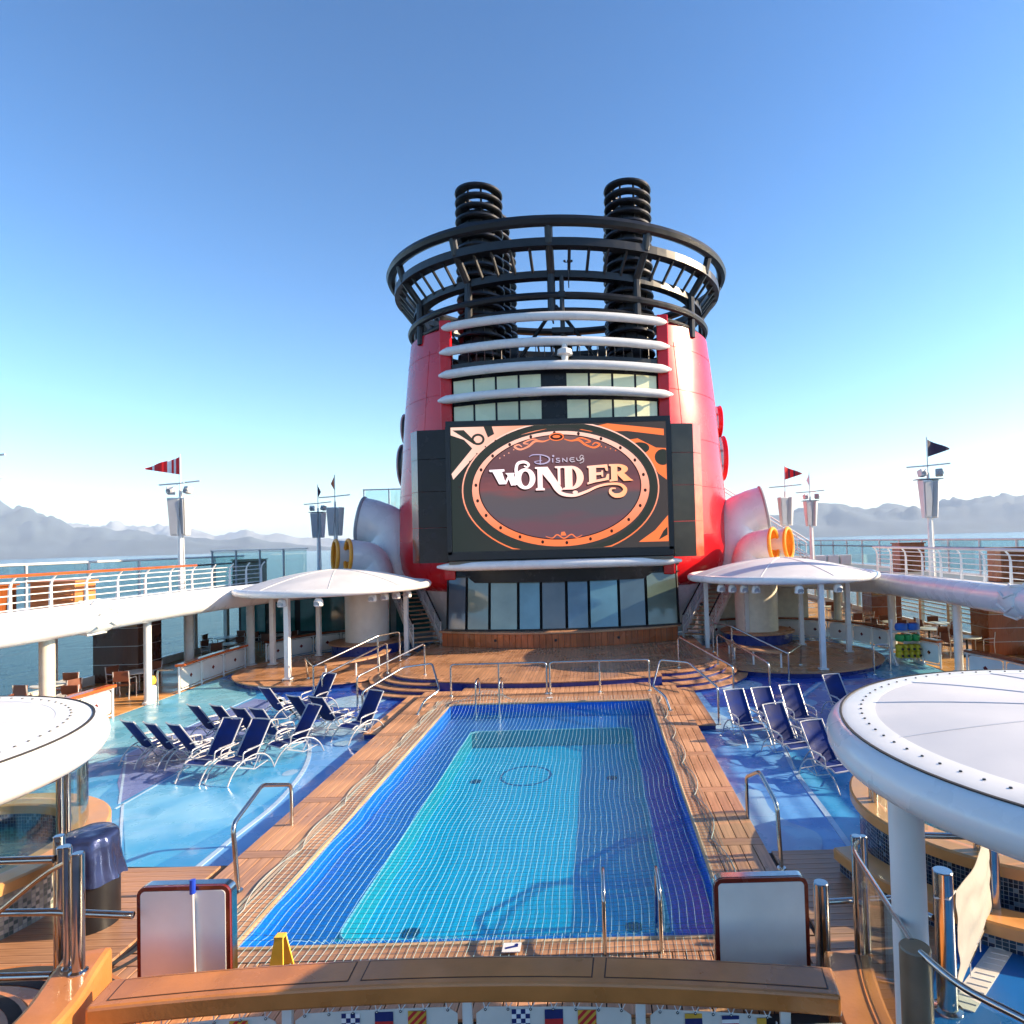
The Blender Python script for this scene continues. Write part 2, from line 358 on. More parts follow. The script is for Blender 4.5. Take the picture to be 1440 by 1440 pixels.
SNOWROCK = mat('far_mountain_rock', (.22, .23, .22), .9, var=.4, scale=.0015)
def mountains(name, ctrl, dist, depth, m, seed, rough=.16):
    """ridge seen over the water; ctrl = (bearing, elevation angle) pairs from the ship"""
    b = MB(); nb = 300; nd = 22; v = []; f = []
    a0, a1 = ctrl[0][0], ctrl[-1][0]
    for i in range(nb + 1):
        a = a0 + (a1 - a0) * i / nb
        for j in range(len(ctrl) - 1):
            if ctrl[j][0] <= a <= ctrl[j + 1][0] + 1e-9: break
        t = (a - ctrl[j][0]) / (ctrl[j + 1][0] - ctrl[j][0]); e = ctrl[j][1] * (1 - t) + ctrl[j + 1][1] * t
        for k in range(nd + 1):
            q = k / nd; d = dist + depth * (q - .5) * 2
            prof = max(0, 1 - abs(q - .62) / .62) if q < .62 else max(0, 1 - (q - .62) / .38)
            x, y = d * a, d           # a is the tangent of the bearing
            p = Vector((x, y, 0))
            n1 = noise.fractal(p * .00055 + Vector((seed, 0, 0)), 1, 2, 6); n1 += .5 * noise.fractal(p * .0022 + Vector((seed, 9, 0)), 1, 2, 5); n2 = noise.ridged_multi_fractal(p * .0007 + Vector((seed, 5, 0)), 1, 2, 5, 1, 2)
            h = e * dist * (prof ** .85) * (1 + rough * (n1 * 1.6)) + (n2 - 1.2) * e * dist * .42 * prof * (1 - abs(prof - .6))
            v.append((x, y, SEAZ + max(-3, h)))
    for i in range(nb):
        for k in range(nd): A = i * (nd + 1) + k; f.append((A, A + 1, A + nd + 2, A + nd + 1))
    b.add(v, f); return struct(b.obj(name, m, smooth=True, auto=180))
T = lambda x: (x - 837) / 900
E_ = lambda x, y: (763 + .027 * (837 - x) - y) / 900
L1 = [(-900, 700), (-500, 690), (-200, 690), (-60, 700), (0, 703), (14, 712), (40, 712), (70, 724), (100, 738), (140, 739), (165, 743), (215, 744), (250, 747), (300, 757), (330, 756), (350, 752), (380, 762), (440, 768), (520, 771)]
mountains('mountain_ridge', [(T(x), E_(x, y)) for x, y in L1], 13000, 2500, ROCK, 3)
L2 = [(-400, 700), (0, 735), (90, 740), (155, 734), (175, 742), (230, 738), (260, 745), (300, 752), (347, 742), (370, 750), (420, 756), (470, 757), (540, 762), (640, 765)]
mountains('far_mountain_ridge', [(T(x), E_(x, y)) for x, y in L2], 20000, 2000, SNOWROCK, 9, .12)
R1 = [(1040, 735), (1100, 722), (1146, 710), (1200, 711), (1232, 712), (1250, 708), (1290, 700), (1300, 706), (1352, 703), (1400, 696), (1440, 688), (1520, 685), (1700, 690), (2100, 700), (2600, 700)]
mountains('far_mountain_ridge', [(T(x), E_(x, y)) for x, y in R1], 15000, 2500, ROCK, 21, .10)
HULL = mat('hull_paint', (.02, .025, .06), .4)
b = MB(); b.box((-1.3, 25, -11.8), (36, 150, 20.6)); struct(b.obj('ship_hull', HULL))

# ================================================================== DECKS
b = MB(); b.prism([(-14.4, 9.4), (-5.4, 9.4), (-5.4, 33), (-14.4, 33)], -.3, 0); b.prism([(2.35, 9.4), (11.9, 9.4), (11.9, 33), (2.35, 33)], -.3, 0)
b.prism([(-5.395, 18.6), (2.345, 18.6), (2.345, 33), (-5.395, 33)], -.3, -.002)
struct(b.obj('painted_deck', P_BLUE))
b = MB(); b.prism([(-19, -6), (-14.41, -6), (-14.41, 60), (-19, 60)], -.3, .012); b.prism([(11.91, -6), (16.6, -6), (16.6, 60), (11.91, 60)], -.3, .012)
b.prism([(-14.4, 33.01), (11.9, 33.01), (11.9, 60), (-14.4, 60)], -.3, .01)
struct(b.obj('side_deck', TEAKSIDE))
b = MB(); b.prism([(-14.4, 3), (-5.4, 3), (-5.4, 9.36), (-6.2, 9.36), (-7.2, 9.42), (-8.2, 9.62), (-9.5, 9.9), (-14.4, 9.9)], -.29, .27)
b.prism([(2.35, 3), (11.9, 3), (11.9, 9.9), (6.2, 9.9), (5.0, 9.7), (4.2, 9.45), (3.6, 9.3), (2.35, 9.3)], -.29, .27)
b.prism([(-5.398, 3), (2.348, 3), (2.348, 7.34), (-5.398, 7.34)], -.29, .27)
near_deck = struct(b.obj('fore_deck', CAULK))
# painted pattern, each colour a sheet 4 mm over the one below
def sheet(poly, z, m): MBx = MB(); MBx.add([(x, y, z) for x, y in poly], [tuple(range(len(poly)))]); o = MBx.obj('deck_marking', m); struct(o); return o
def mirx(poly): return [(2 * XC - x, y) for x, y in poly]
curveL = [tuple(p) for p in bez([(-6.2, 9.5), (-6.2, 10.8), (-6.22, 12.6), (-6.75, 14.9), (-8.1, 17.6), (-10.1, 20.6), (-12.3, 23)], 8)]
sheet(curveL + [(-14.38, 23), (-14.38, 9.95), (-9.6, 9.93), (-8.2, 9.7), (-7.2, 9.5)], .004, P_SKY)
sheet([(-7.0, 9.5), (-9.2, 12.4), (-9.25, 16.9), (-8.2, 17.55), (-6.85, 15.0), (-6.35, 12.8), (-6.5, 11.4)], .008, P_AQUA)
sheet([(-9.3, 12.5), (-9.33, 17.0), (-10.2, 20.4), (-11.2, 20.9), (-11.4, 15.5), (-10.2, 13.6)], .008, P_VIOL)
sheet([(-11.5, 15.6), (-11.3, 21.2), (-12.2, 22.8), (-14.36, 24.3), (-14.36, 12), (-12.4, 12.2)], .008, P_SEA)
sheet([(-9.25, 9.98), (-9.6, 11.8), (-10.2, 13.5), (-12.3, 12.1), (-14.3, 11.9), (-14.3, 10)], .008, P_AQUA)
sheet([(-10.1, 20.7), (-8.15, 17.75), (-6.4, 18.6), (-5.42, 20.2), (-5.42, 22), (-12.2, 23.1), (-14.3, 24.4), (-14.36, 29), (-6, 29), (-6, 22), (-12, 22.9)], .0065, P_DEEP)
b = MB(); b.band(curveL, .09, .0, .012); struct(b.obj('deck_marking', P_LINE))
b = MB(); b.band([(-9.2, 12.2), (-9.29, 17.1)], .045, .002, .012); b.band([(-7.2, 9.6), (-9.2, 12.4)], .045, .002, .012); b.band([(-9.3, 12.45), (-11.4, 15.5), (-11.35, 21)], .045, .002, .012); b.band([(-9.3, 17.1), (-10.3, 20.2)], .045, .002, .012)
struct(b.obj('deck_marking', P_LINE))
def ell(cx, cy, rx, ry, n=40): return [(cx + rx * cos(2 * pi * i / n), cy + ry * sin(2 * pi * i / n)) for i in range(n)]
for e in ((-7.0, 17.3, 1.15, .8), (-6.35, 15.86, .2, .22), (-5.75, 15.5, .24, .26), (-5.8, 16.4, .28, .3), (-7.6, 20.2, .9, .8), (-6.7, 13.9, .15, .2)):
    sheet(ell(*e), .0125, P_PALE)
curveR = [tuple(p) for p in bez([(3.75, 9.4), (3.85, 11.2), (3.95, 13.2), (4.3, 15.2), (5.3, 18), (7.2, 21)], 8)]
sheet(curveR + [(11.88, 21), (11.88, 9.95), (6.2, 9.95), (5.0, 9.72), (4.2, 9.47)], .004, P_SKY)
sheet([(4.4, 15.2), (5.4, 18), (7.3, 21), (9, 21.5), (11.86, 18), (11.86, 14.5)], .008, P_VIOL)
sheet([(9.3, 21.6), (11.86, 18.3), (11.86, 25), (10.4, 25)], .008, P_SEA)
sheet([(3.2, 18.4), (5.2, 18.1), (7.1, 21.1), (9, 21.6), (10.3, 25), (5, 28), (3, 28)], .0065, P_DEEP)
b = MB(); b.band(curveR, .10, .0, .012); struct(b.obj('deck_marking', P_LINE))
sheet([tuple(p) for p in bez([(2.42, 12.0), (2.75, 12.3), (2.98, 12.2), (2.95, 11.4), (3.1, 10.9), (3.42, 10.5), (3.42, 10.15), (3.2, 9.75), (2.7, 9.5), (2.42, 9.5)], 6)], .0125, P_PALE)
for e in ((2.95, 16.9, .45, .9), (4.4, 21.0, .9, .7), (5.7, 18.6, .55, .5), (3.1, 15.1, .22, .22), (7.6, 17.5, .8, .9)):
    sheet(ell(*e), .0125, P_PALE)
# ---- built planks (shared mesh per size)
_pm = {}
def plank(cx, cy, w, l, parent, m, z=.27, t=.03):
    """board w wide in X and l long in Y"""
    key = (round(w, 3), round(l, 3), m.name)
    if key not in _pm:
        b = MB(); e = .004; hw, hl = w / 2, l / 2
        b.add([(-hw, -hl, 0), (hw, -hl, 0), (hw, hl, 0), (-hw, hl, 0), (-hw, -hl, t - e), (hw, -hl, t - e), (hw, hl, t - e), (-hw, hl, t - e), (-hw + e, -hl + e, t), (hw - e, -hl + e, t), (hw - e, hl - e, t), (-hw + e, hl - e, t)],
              [(0, 1, 5, 4), (1, 2, 6, 5), (2, 3, 7, 6), (3, 0, 4, 7), (4, 5, 9, 8), (5, 6, 10, 9), (6, 7, 11, 10), (7, 4, 8, 11), (8, 9, 10, 11)])
        o = b.obj('plank', m); _pm[key] = o.data
    else:
        o = bpy.data.objects.new('plank', _pm[key]); COL.objects.link(o)
    o.parent = parent; o.location = Vector((cx, cy, z + random.uniform(0, .0015))) - parent.location
    return o
for sgn, x0, x1 in ((-1, -9.4, -5.5), (1, 2.4, 6.0)):
    y = 6.05
    while y < 9.25:
        if sgn < 0 and x0 < -7 and y > 6.0: xa, xb = x0 + 2.1, x1
        else: xa, xb = x0, x1 - 1.2
        plank((xa + xb) / 2, y + .065, xb - xa, .124, near_deck, TEAKX); y += .13

# ================================================================== POOL
pool = thing('swimming_pool', 'long rectangular swimming pool with blue tiled ledge and turquoise basin', 'swimming pool', (-1.45, 13, 0))
PX0, PX1, PY0, PY1 = -4.22, 1.4, 7.4, 18.25
tl = lambda sc: None
def tilemat(name, a, c, sz):
    m, t, b = newmat(name); N = t.nodes; L = t.links
    tc = N.new('ShaderNodeTexCoord'); br = N.new('ShaderNodeTexBrick'); br.offset = 0
    br.inputs['Color1'].default_value = (*a, 1); br.inputs['Color2'].default_value = (*c, 1); br.inputs['Mortar'].default_value = (a[0] * .6 + .02, a[1] * .6 + .02, a[2] * .5 + .03, 1)
    br.inputs['Scale'].default_value = 1 / sz; br.inputs['Mortar Size'].default_value = .05; br.inputs['Brick Width'].default_value = 1; br.inputs['Row Height'].default_value = 1
    L.new(tc.outputs['Object'], br.inputs[0]); L.new(br.outputs[0], b.inputs['Base Color']); b.inputs['Roughness'].default_value = .3
    return m
T_LEDGE = tilemat('blue_pool_tile', (.003, .13, .60), (.005, .17, .70), .06)
T_BASIN = tilemat('turquoise_pool_tile', (.003, .46, .82), (.006, .52, .88), .06)
T_WALL = tilemat('teal_basin_wall_tile', (.01, .30, .40), (.012, .34, .44), .06)
BX0, BX1, BY0, BY1 = -3.42, .82, 8.15, 17.05; LZ = -.12; BZ = -.55
b = MB()
for x0, x1, y0, y1 in ((PX0, BX0, PY0, PY1), (BX1, PX1, PY0, PY1), (BX0 + .0005, BX1 - .0005, PY0, BY0), (BX0 + .0005, BX1 - .0005, BY1, PY1)): b.prism([(x0, y0), (x1, y0), (x1, y1), (x0, y1)], -.9, LZ)
b.obj('tiled_ledge', T_LEDGE, pool)
b = MB(); b.box(((PX0 - .06), 12.825, 0), (.1, 11.05, .53)); b.box((PX1 + .06, 12.825, 0), (.1, 11.05, .53)); b.box((-1.41, PY1 + .06, 0), (5.62, .1, .53)); b.box((-1.41, PY0 - .06, 0), (5.62, .1, .53)); b.obj('tiled_rim', T_LEDGE, pool)
b = MB(); b.box((-1.3, 12.6, BZ - .05), (4.22, 8.88, .1)); b.obj('basin_floor', T_BASIN, pool)
b = MB(); b.box((BX0 + .012, 12.6, -.345), (.02, 8.85, .41)); b.box((BX1 - .012, 12.6, -.345), (.02, 8.85, .41)); b.box((-1.3, BY1 - .014, -.345), (4.18, .02, .41)); b.box((-1.3, BY0 + .014, -.345), (4.18, .02, .41)); b.obj('basin_wall', T_WALL, pool)
b = MB()
loop = fillet([(BX0, 12, -.14), (BX0, BY0, -.14), (BX1, BY0, -.14), (BX1, BY1, -.14), (BX0, BY1, -.14), (BX0, 12.01, -.14)], .3); b.tube(loop, .022, 6)
b.obj('basin_edge_trim', mat('pale_trim_tile', (.35, .55, .65), .3), pool)
MEDB = mat('medallion_tile', (.01, .09, .32), .3)
b = MB(); n = 16
for i in range(n):
    a0 = 2 * pi * i / n + .03; a1 = 2 * pi * (i + 1) / n - .03
    q = [(-1.75 + r_ * cos(a), 14.9 + r_ * 1.05 * sin(a)) for r_, a in ((.55, a0), (.55, a1), (.60, a1), (.60, a0))]; b.prism(q, BZ - .01, BZ + .006)
b.obj('floor_medallion', MEDB, pool)
for x, y in ((-2.85, 14.6), (.22, 14.6), (.38, 9.0), (-2.7, 9.0)):
    b = MB(); b.prism(ell(x, y, .12, .12, 20), BZ - .01, BZ + .01); g = b.obj('drain', MEDB, pool)
    b = MB()
    for k in range(-2, 3): b.box((x + k * .05, y, BZ + .012), (.012, .17, .01))
    b.obj('grate', BLACK, g)
# water: a real sheet with waves, clear from above with a mirror at grazing angle
m = bpy.data.materials.new('pool_water'); m.use_nodes = True; t = m.node_tree; t.nodes.clear(); N = t.nodes; L = t.links
tr = N.new('ShaderNodeBsdfTransparent'); tr.inputs[0].default_value = (.66, .95, 1.0, 1)
gl = N.new('ShaderNodeBsdfGlossy'); gl.inputs['Roughness'].default_value = .17
tc = N.new('ShaderNodeTexCoord'); mp = N.new('ShaderNodeMapping'); mp.inputs['Scale'].default_value = (1.6, 5.5, 1); L.new(tc.outputs['Object'], mp.inputs[0])
n = N.new('ShaderNodeTexNoise'); n.inputs['Scale'].default_value = 1.5; n.inputs['Detail'].default_value = 4; L.new(mp.outputs[0], n.inputs[0])
bp = N.new('ShaderNodeBump'); bp.inputs['Strength'].default_value = .14; bp.inputs['Distance'].default_value = .05; L.new(n.outputs[0], bp.inputs['Height'])
L.new(bp.outputs[0], gl.inputs['Normal']); fr = schlick(N, L, .02, bp.outputs[0])
df = N.new('ShaderNodeBsdfDiffuse'); df.inputs[0].default_value = (.01, .35, .52, 1)
m0 = N.new('ShaderNodeMixShader'); m0.inputs[0].default_value = .12; L.new(tr.outputs[0], m0.inputs[1]); L.new(df.outputs[0], m0.inputs[2])
mx = N.new('ShaderNodeMixShader'); L.new(fr, mx.inputs[0]); L.new(m0.outputs[0], mx.inputs[1]); L.new(gl.outputs[0], mx.inputs[2])
o = N.new('ShaderNodeOutputMaterial'); L.new(mx.outputs[0], o.inputs[0])
PWATER = m
b = MB(); b.add([(PX0, PY0, .05), (PX1, PY0, .05), (PX1, PY1, .05), (PX0, PY1, .05)], [(0, 1, 2, 3)]); b.obj('water', m, pool)
# coping: seams underneath, boards on top
b = MB()
b.prism([(-5.4, 7.35), (-4.3, 7.35), (-4.3, 19.9), (-5.4, 19.9)], -.28, .268); b.prism([(1.48, 7.35), (2.35, 7.35), (2.35, 19.9), (1.48, 19.9)], -.28, .268)
b.prism([(-4.295, 18.33), (1.475, 18.33), (1.475, 20.6), (-4.295, 20.6)], -.28, .266)
b.obj('coping_base', CAULK, pool)
b = MB()
b.tube(fillet([(PX0 - .03, PY0 - .03, .28), (PX1 + .04, PY0 - .03, .28), (PX1 + .04, PY1 + .03, .28), (PX0 - .03, PY1 + .03, .28), (PX0 - .03, PY0 - .03 + .01, .28)], .15), .034, 8)
b.obj('coping_nosing', teak('nosing', (.52, .36, .22), 'Y'), pool)
heads = [7.34, 9.5, 11.5, 13.45, 15.4, 17.4, 19.9]
for x0, x1, n in ((-5.4, -4.27, 6), (1.45, 2.35, 5)):
    for i in range(len(heads) - 1):
        ya, yb = heads[i], heads[i + 1]
        plank((x0 + x1) / 2, ya + .11, x1 - x0 - .01, .21, pool, TEAKX); w = (x1 - x0) / n
        for k in range(n): plank(x0 + w * (k + .5), (ya + .22 + yb) / 2, w - .012, yb - ya - .232, pool, TEAK)
w = .145
k = 0
x = -4.26
while x < 1.4: plank(x + w / 2, 18.85, w - .012, 1.0, pool, TEAK); plank(x + w / 2, 19.9, w - .012, 1.05, pool, TEAK); x += w
x = -5.38
while x < 2.25: plank(x + w / 2, 6.98, w - .014, .25, near_deck, TEAK); plank(x + w / 2, 6.5, w - .014, .6, near_deck, TEAK); x += w
plank(-1.5, 6.83, 7.8, .045, near_deck, TEAKX); plank(-1.5, 7.22, 7.8, .2, near_deck, TEAKX)
# lower side steps beside the coping at the stage end
for x0, x1, lab in ((-5.95, -5.41, 'narrow wooden step along the left side of the pool below the stage'), (2.36, 2.9, 'narrow wooden step along the right side of the pool below the stage')):
    s_ = thing('side_step', lab, 'step', ((x0 + x1) / 2, 18.2, 0))
    b = MB(); b.box(((x0 + x1) / 2, 18.1, .06), (x1 - x0 - .04, 3.9, .118)); b.obj('riser', BLUERISER, s_)
    for k in range(3): w = (x1 - x0) / 3; plank(x0 + w * (k + .5), 18.1, w - .01, 3.96, s_, TEAK, .12)
# pool net
NETM = mat('net_cord', (.26, .47, .54), .7); NETX = mat('net_cross_cord', (.04, .14, .22), .7)
def netz(x, y):
    u = (x - PX0) / (PX1 - PX0); v_ = (y - PY0) / (PY1 - PY0)
    e = min(max(0, min(u, 1 - u)) * 5, 1)
    z = .315 - .18 * (e ** .7) + .02 * noise.noise(Vector((x * 1.1, y * .9, 3))) * e
    z += 1.0 * math.exp(-((x + 3.15) / .75) ** 2 - ((y - 18.3) / .55) ** 2) * .55
    if v_ < 0.02: z = max(z, .315)
    return z
b = MB(); nx = 66
for i in range(nx + 1):
    u = i / nx; x0 = PX0 - .32 + (PX1 - PX0 + .56) * u; pts = []
    for j in range(64):
        y = 6.9 + (18.75 - 6.9) * j / 63
        x = x0 + .05 * noise.noise(Vector((x0 * .5, y * .8, 1))) +   .016 * noise.noise(Vector((x0 * 2, y * 3, 7)))
        pts.append((x, y, netz(x, y) if 7.38 < y < 18.3 else .315 + max(0, netz(x, y) - .36)))
    b.tube(pts, .0024, 3, caps=False)
net = b.obj('pool_safety_net', NETM); tag(net, 'fine white mesh safety net stretched over the whole pool', 'net')
b = MB()
for j in range(120):
    y0 = 6.9 + 11.85 * j / 119
    pts = []
    for i in range(32):
        x = PX0 - .36 + (PX1 - PX0 + .62) * i / 31; y = y0 + .05 * noise.noise(Vector((x * .8, y0 * .7, 4)))
        pts.append((x, y, (netz(x, y) if 7.38 < y < 18.3 else .315 + max(0, netz(x, y) - .36)) - .003))
    b.tube(pts, .0022, 3, caps=False)
struct(b.obj('cross_cords', NETX, net), 'stuff')
for s_, x0 in ((-1, PX0 - .26), (1, PX1 + .18)):
    b = MB(); pts = []
    for j in range(140):
        y = 7.2 + 11.4 * j / 139; ph = abs(((y * .62) % 1) - .5) * 2
        pts.append((x0 + s_ * .16 * (1 - ph ** 2) + s_ * .02, y, .325))
    b.tube(pts, .008, 4)
    for k in range(5): b.tube([(p[0] - s_ * .0, p[1], p[2]) if True else p for p in [(x0 + s_ * (.05 + .03 * k) + .03 * noise.noise(Vector((k, j_ * .21, 0))), 7.2 + 11.4 * j_ / 60, .318 + .006 * (k % 2)) for j_ in range(61)]], .003, 3, caps=False)
    b.obj('edge_cord', mat('edge_cord', (.30, .34, .33), .8), net)
b = MB(); b.box((-1.05, 7.2, .335), (.2, .16, .012)); nt_ = b.obj('net_tag', WHITE); tag(nt_, 'small white square depth tile with a blue swimmer mark on the near pool edge', 'floor tile')
b = MB(); b.box((-1.05, 7.2, .343), (.14, .03, .004), rz=.3); b.prism(ell(-1.0, 7.24, .02, .02, 10), .341, .345); b.obj('mark', BLUERISER, nt_)
# depth markers on the far rim
b = MB(); b.box((-1.45, 18.7, .312), (.16, .12, .01)); tag(b.obj('depth_marker', WHITE), 'small white depth marker plate at the stage end of the pool', 'floor plate')

# ladders
def ladder(label, x0, x1, yw, zt, out):
    t_ = thing('pool_ladder', label, 'ladder', ((x0 + x1) / 2, yw, 0), 'pool ladders')
    for x in (x0, x1):
        b = MB(); b.tube(fillet([(x, yw + out * .55, .3), (x, yw + out * .5, zt), (x, yw - out * .05, zt + .03), (x, yw - out * .12, .3), (x, yw - out * .12, -.9)], .18), .024, 10); b.obj('handrail', STEEL, t_, smooth=True)
    for k in range(4):
        b = MB(); b.box(((x0 + x1) / 2, yw - out * .12, .0 - k * .25), (x1 - x0, .08, .025)); b.obj('rung', STEEL, t_)
ladder('pool ladder with two chrome rails at the near right end of the pool', -.02, .6, 7.65, .95, -1)
ladder('pool ladder with chrome rails draped by the net at the far stage end', -3.48, -2.82, 18.15, .95, 1)

# ================================================================== STAGE
stage = thing('stage', 'raised teak stage with curved blue edged steps in front of the big screen', 'stage', (XC, 23, 0))
SC = TEAKDECK
def side_poly(r, sgn, yb=26.2):
    cx = -5.2 if sgn < 0 else 2.0
    a = arc(cx, 23.2, r, pi, 1.5 * pi, 20) if sgn < 0 else arc(cx, 23.2, r, 0, -.5 * pi, 20)
    return [(cx + sgn * r, yb)] + a + [(cx, yb)]
out = [(-7.4, 29)] + arc(-5.2, 23.2, 2.2, pi, 1.5 * pi, 20) + [(-5.2 + 7.2 * i / 20, 20.62 - .55 * (1 - ((i - 10) / 10) ** 2)) for i in range(21)] + arc(2.0, 23.2, 2.2, -.5 * pi, 0, 20) + [(4.2, 29)]
b = MB(); b.prism(out, .1, .435); b.obj('stage_base', BLUERISER, stage)
cx, cy = XC, 24
out2 = [(cx + (x - cx) * 1.004, cy + (y - cy) * 1.007) for x, y in out]
b = MB(); b.prism(out2, .436, .462); b.obj('stage_floor', SC, stage)
b = MB(); b.band([(x, y) for x, y in out2[1:-1]], .12, .4625, .47, off=.075); b.obj('edge_board', TEAK, stage)
for k in (1, 2, 3):
    for sgn in (-1, 1):
        r = 2.2 + .36 * k; z = .46 - .115 * k
        st = None
        b = MB(); b.prism(side_poly(r - .03, sgn), -.05 + .001 * k, z - .03); rz_ = b.obj('step', BLUERISER, stage)
        b = MB(); b.prism(side_poly(r, sgn), z - .029, z); b.obj('tread', TEAK, rz_)
# bench front of vertical boards
bench = thing('bench', 'long curved bench with reddish vertical board front under the dark windows', 'bench', (-1.65, 27, .46))
def by(x): return 26.5 + .05 * (x + 1.65) ** 2
xs = [-6.75 + 10.2 * i / 40 for i in range(41)]
for i in range(40):
    xa, xb = xs[i] + .008, xs[i + 1] - .008
    b = MB(); b.add([(xa, by(xa), .47), (xb, by(xb), .47), (xb, by(xb), 1.03), (xa, by(xa), 1.03), (xa, by(xa) + .05, .47), (xb, by(xb) + .05, .47), (xb, by(xb) + .05, 1.03), (xa, by(xa) + .05, 1.03)],
                    [(0, 1, 2, 3), (5, 4, 7, 6), (4, 0, 3, 7), (1, 5, 6, 2), (3, 2, 6, 7), (4, 5, 1, 0)]); b.obj('board', VARN, bench)
b = MB(); b.band([(x, by(x) + .25) for x in xs], .62, 1.04, 1.12); b.obj('seat', TEAK, bench, bevel=.02)
b = MB(); b.band([(x, by(x) + .08) for x in xs], .03, .462, 1.035); b.obj('backing', CAULK, bench)
for px in (-4.3, -1.75, .85):
    b = MB(); b.tube([(px, by(px) - .03, .78), (px, by(px) + .06, .78)], .06, 14); b.obj('round_vent', BLACK, bench)

# ================================================================== DAISES + FAR CANOPIES
def dais(cx, cy, label, clabel, sgn):
    d = thing('dais', label, 'platform', (cx, cy, 0))
    b = MB(); b.prism(arc(cx, cy, 3.52, 0, 2 * pi, 64)[:-1], -.04, .17); b.obj('riser', BLUERISER, d)
    b = MB(); b.prism(arc(cx, cy, 3.6, 0, 2 * pi, 64)[:-1], .171, .2); b.obj('dais_floor', SC, d)
    b = MB(); b.lathe([(3.42, .2), (3.42, .207), (3.61, .207), (3.61, .165)], (cx, cy), 64); b.obj('edge_board', TEAK, d)
    c = thing('canopy', clabel, 'canopy', (cx, cy, .2), 'round white canopies over the side platforms')
    b = MB(); prof = [(0.02, 3.98)] + [(3.35 * i / 10, 3.98 - .62 * (i / 10) ** 1.8) for i in range(1, 11)]
    b.lathe(prof, (cx, cy + .1), 64); b.obj('canopy_cloth', CANOPY, c, smooth=True)
    b = MB(); b.lathe([(3.3, 3.31), (.02, 3.42)], (cx, cy + .1), 48); b.obj('underside', OFFWHITE, c, smooth=True)
    b = MB(); b.tube([(cx + 3.5 * cos(a), cy + .1 + 3.5 * sin(a), 3.28) for a in [2 * pi * i / 72 for i in range(72)]], .14, 10, closed=True); b.obj('rim', WHITE, c, smooth=True)
    b = MB()
    for k in range(8):
        a = 2 * pi * k / 8 + .3
        b.tube([(cx + 3.35 * q * cos(a), cy + .1 + 3.35 * q * sin(a), 3.985 - .62 * q ** 1.8) for q in [i / 8 for i in range(9)]], .012, 4)
    b.obj('cloth_seam', OFFWHITE, c)
    for k in range(40):
        a = 2 * pi * k / 40
    px = [(-13.1, 25.86), (-11.03, 22.8), (-12.06, 27.76), (-10.02, 28.2), (-8.1, 27.17)] if sgn < 0 else [(4.53, 26.74), (6.5, 28.0), (8.6, 27.16), (7.68, 22.04), (9.82, 25.22)]
    for x, y in px:
        b = MB(); b.box((x, y, 1.7), (.17, .2, 3.0)); b.box((x, y, .24), (.3, .3, .06)); b.obj('post', WHITE, c, bevel=.015)
    # spotlights under the rim
    lx = [(-10.9, 22.2), (-9.6, 22.1)] if sgn < 0 else [(6.9, 21.9), (8.3, 22.1)]
    lx += [(-8.2 + .28 * k, 23.4 + .5 * k) for k in range(4)] if sgn < 0 else [(4.55 + .35 * (3 - k), 22.6 + .3 * k) for k in range(4)]
    for x, y in lx:
        b = MB(); b.tube([(x, y, 3.2), (x, y, 3.05)], .025, 6); b.lathe([(.0, 3.12), (.1, 3.1), (.15, 3.02), (.16, 2.86), (.13, 2.83), (0, 2.86)], (x, y), 12); l_ = b.obj('spotlight', OFFWHITE, c, smooth=True)
        b = MB(); b.tube([(x, y - .15, 2.93), (x, y - .17, 2.92)], .1, 12); b.obj('lens', GREYP, l_)
dais(-10.3, 25.3, 'low round teak platform with blue edge under the left canopy', 'domed round white canopy on square posts left of the screen', -1)
dais(7.25, 25.2, 'low round teak platform with blue edge under the right canopy', 'domed round white canopy on square posts right of the screen', 1)
# ================================================================== FUNNEL
FY = 33.0
fun = thing('ship_funnel', 'huge red ship funnel with white bumper bars and black ring crown', 'funnel', (XC, FY, .46))
prof = [(2.72, 7.55), (2.9, 7.85), (3.2, 8.12), (3.7, 8.33), (4.4, 8.42), (5.6, 8.36), (7, 8.25), (9, 8.1), (11, 7.95), (13, 7.76), (14.7, 7.58)]
def ab(z):
    for i in range(len(prof) - 1):
        if prof[i][0] <= z <= prof[i + 1][0]:
            t_ = (z - prof[i][0]) / (prof[i + 1][0] - prof[i][0]); a = prof[i][1] * (1 - t_) + prof[i + 1][1] * t_; return a, a * .735
    return prof[-1][1], prof[-1][1] * .735
def shell(zs, aof, th0, n=72, inner=.12):
    b = MB(); v = []; f = []; m_ = len(zs)
    for k in (0, 1):
        for j in range(n + 1):
            for z in zs:
                a, bb = aof(z); a -= inner * k; bb -= inner * k
                t0 = math.asin(min(1, th0 / a)); th = t0 + (2 * pi - 2 * t0) * j / n
                v.append((XC + a * sin(th), FY - bb * cos(th), z))
    o = (n + 1) * m_
    for j in range(n):
        for i in range(m_ - 1):
            A = j * m_ + i; f.append((A, A + m_, A + m_ + 1, A + 1)); f.append((o + A, o + A + 1, o + A + m_ + 1, o + A + m_))
        for i in (0, m_ - 1): A = j * m_ + i; f.append((A, A + m_, o + A + m_, o + A))
    for j in (0, n):
        for i in range(m_ - 1): A = j * m_ + i; f.append((A, A + 1, o + A + 1, o + A))
    b.add(v, f); return b
shell([p[0] for p in prof], ab, 4.85).obj('red_casing', RED, fun, smooth=True)
wb = [(.461, 6.55), (1.2, 6.75), (2.0, 7.15), (2.5, 7.42), (2.715, 7.5)]
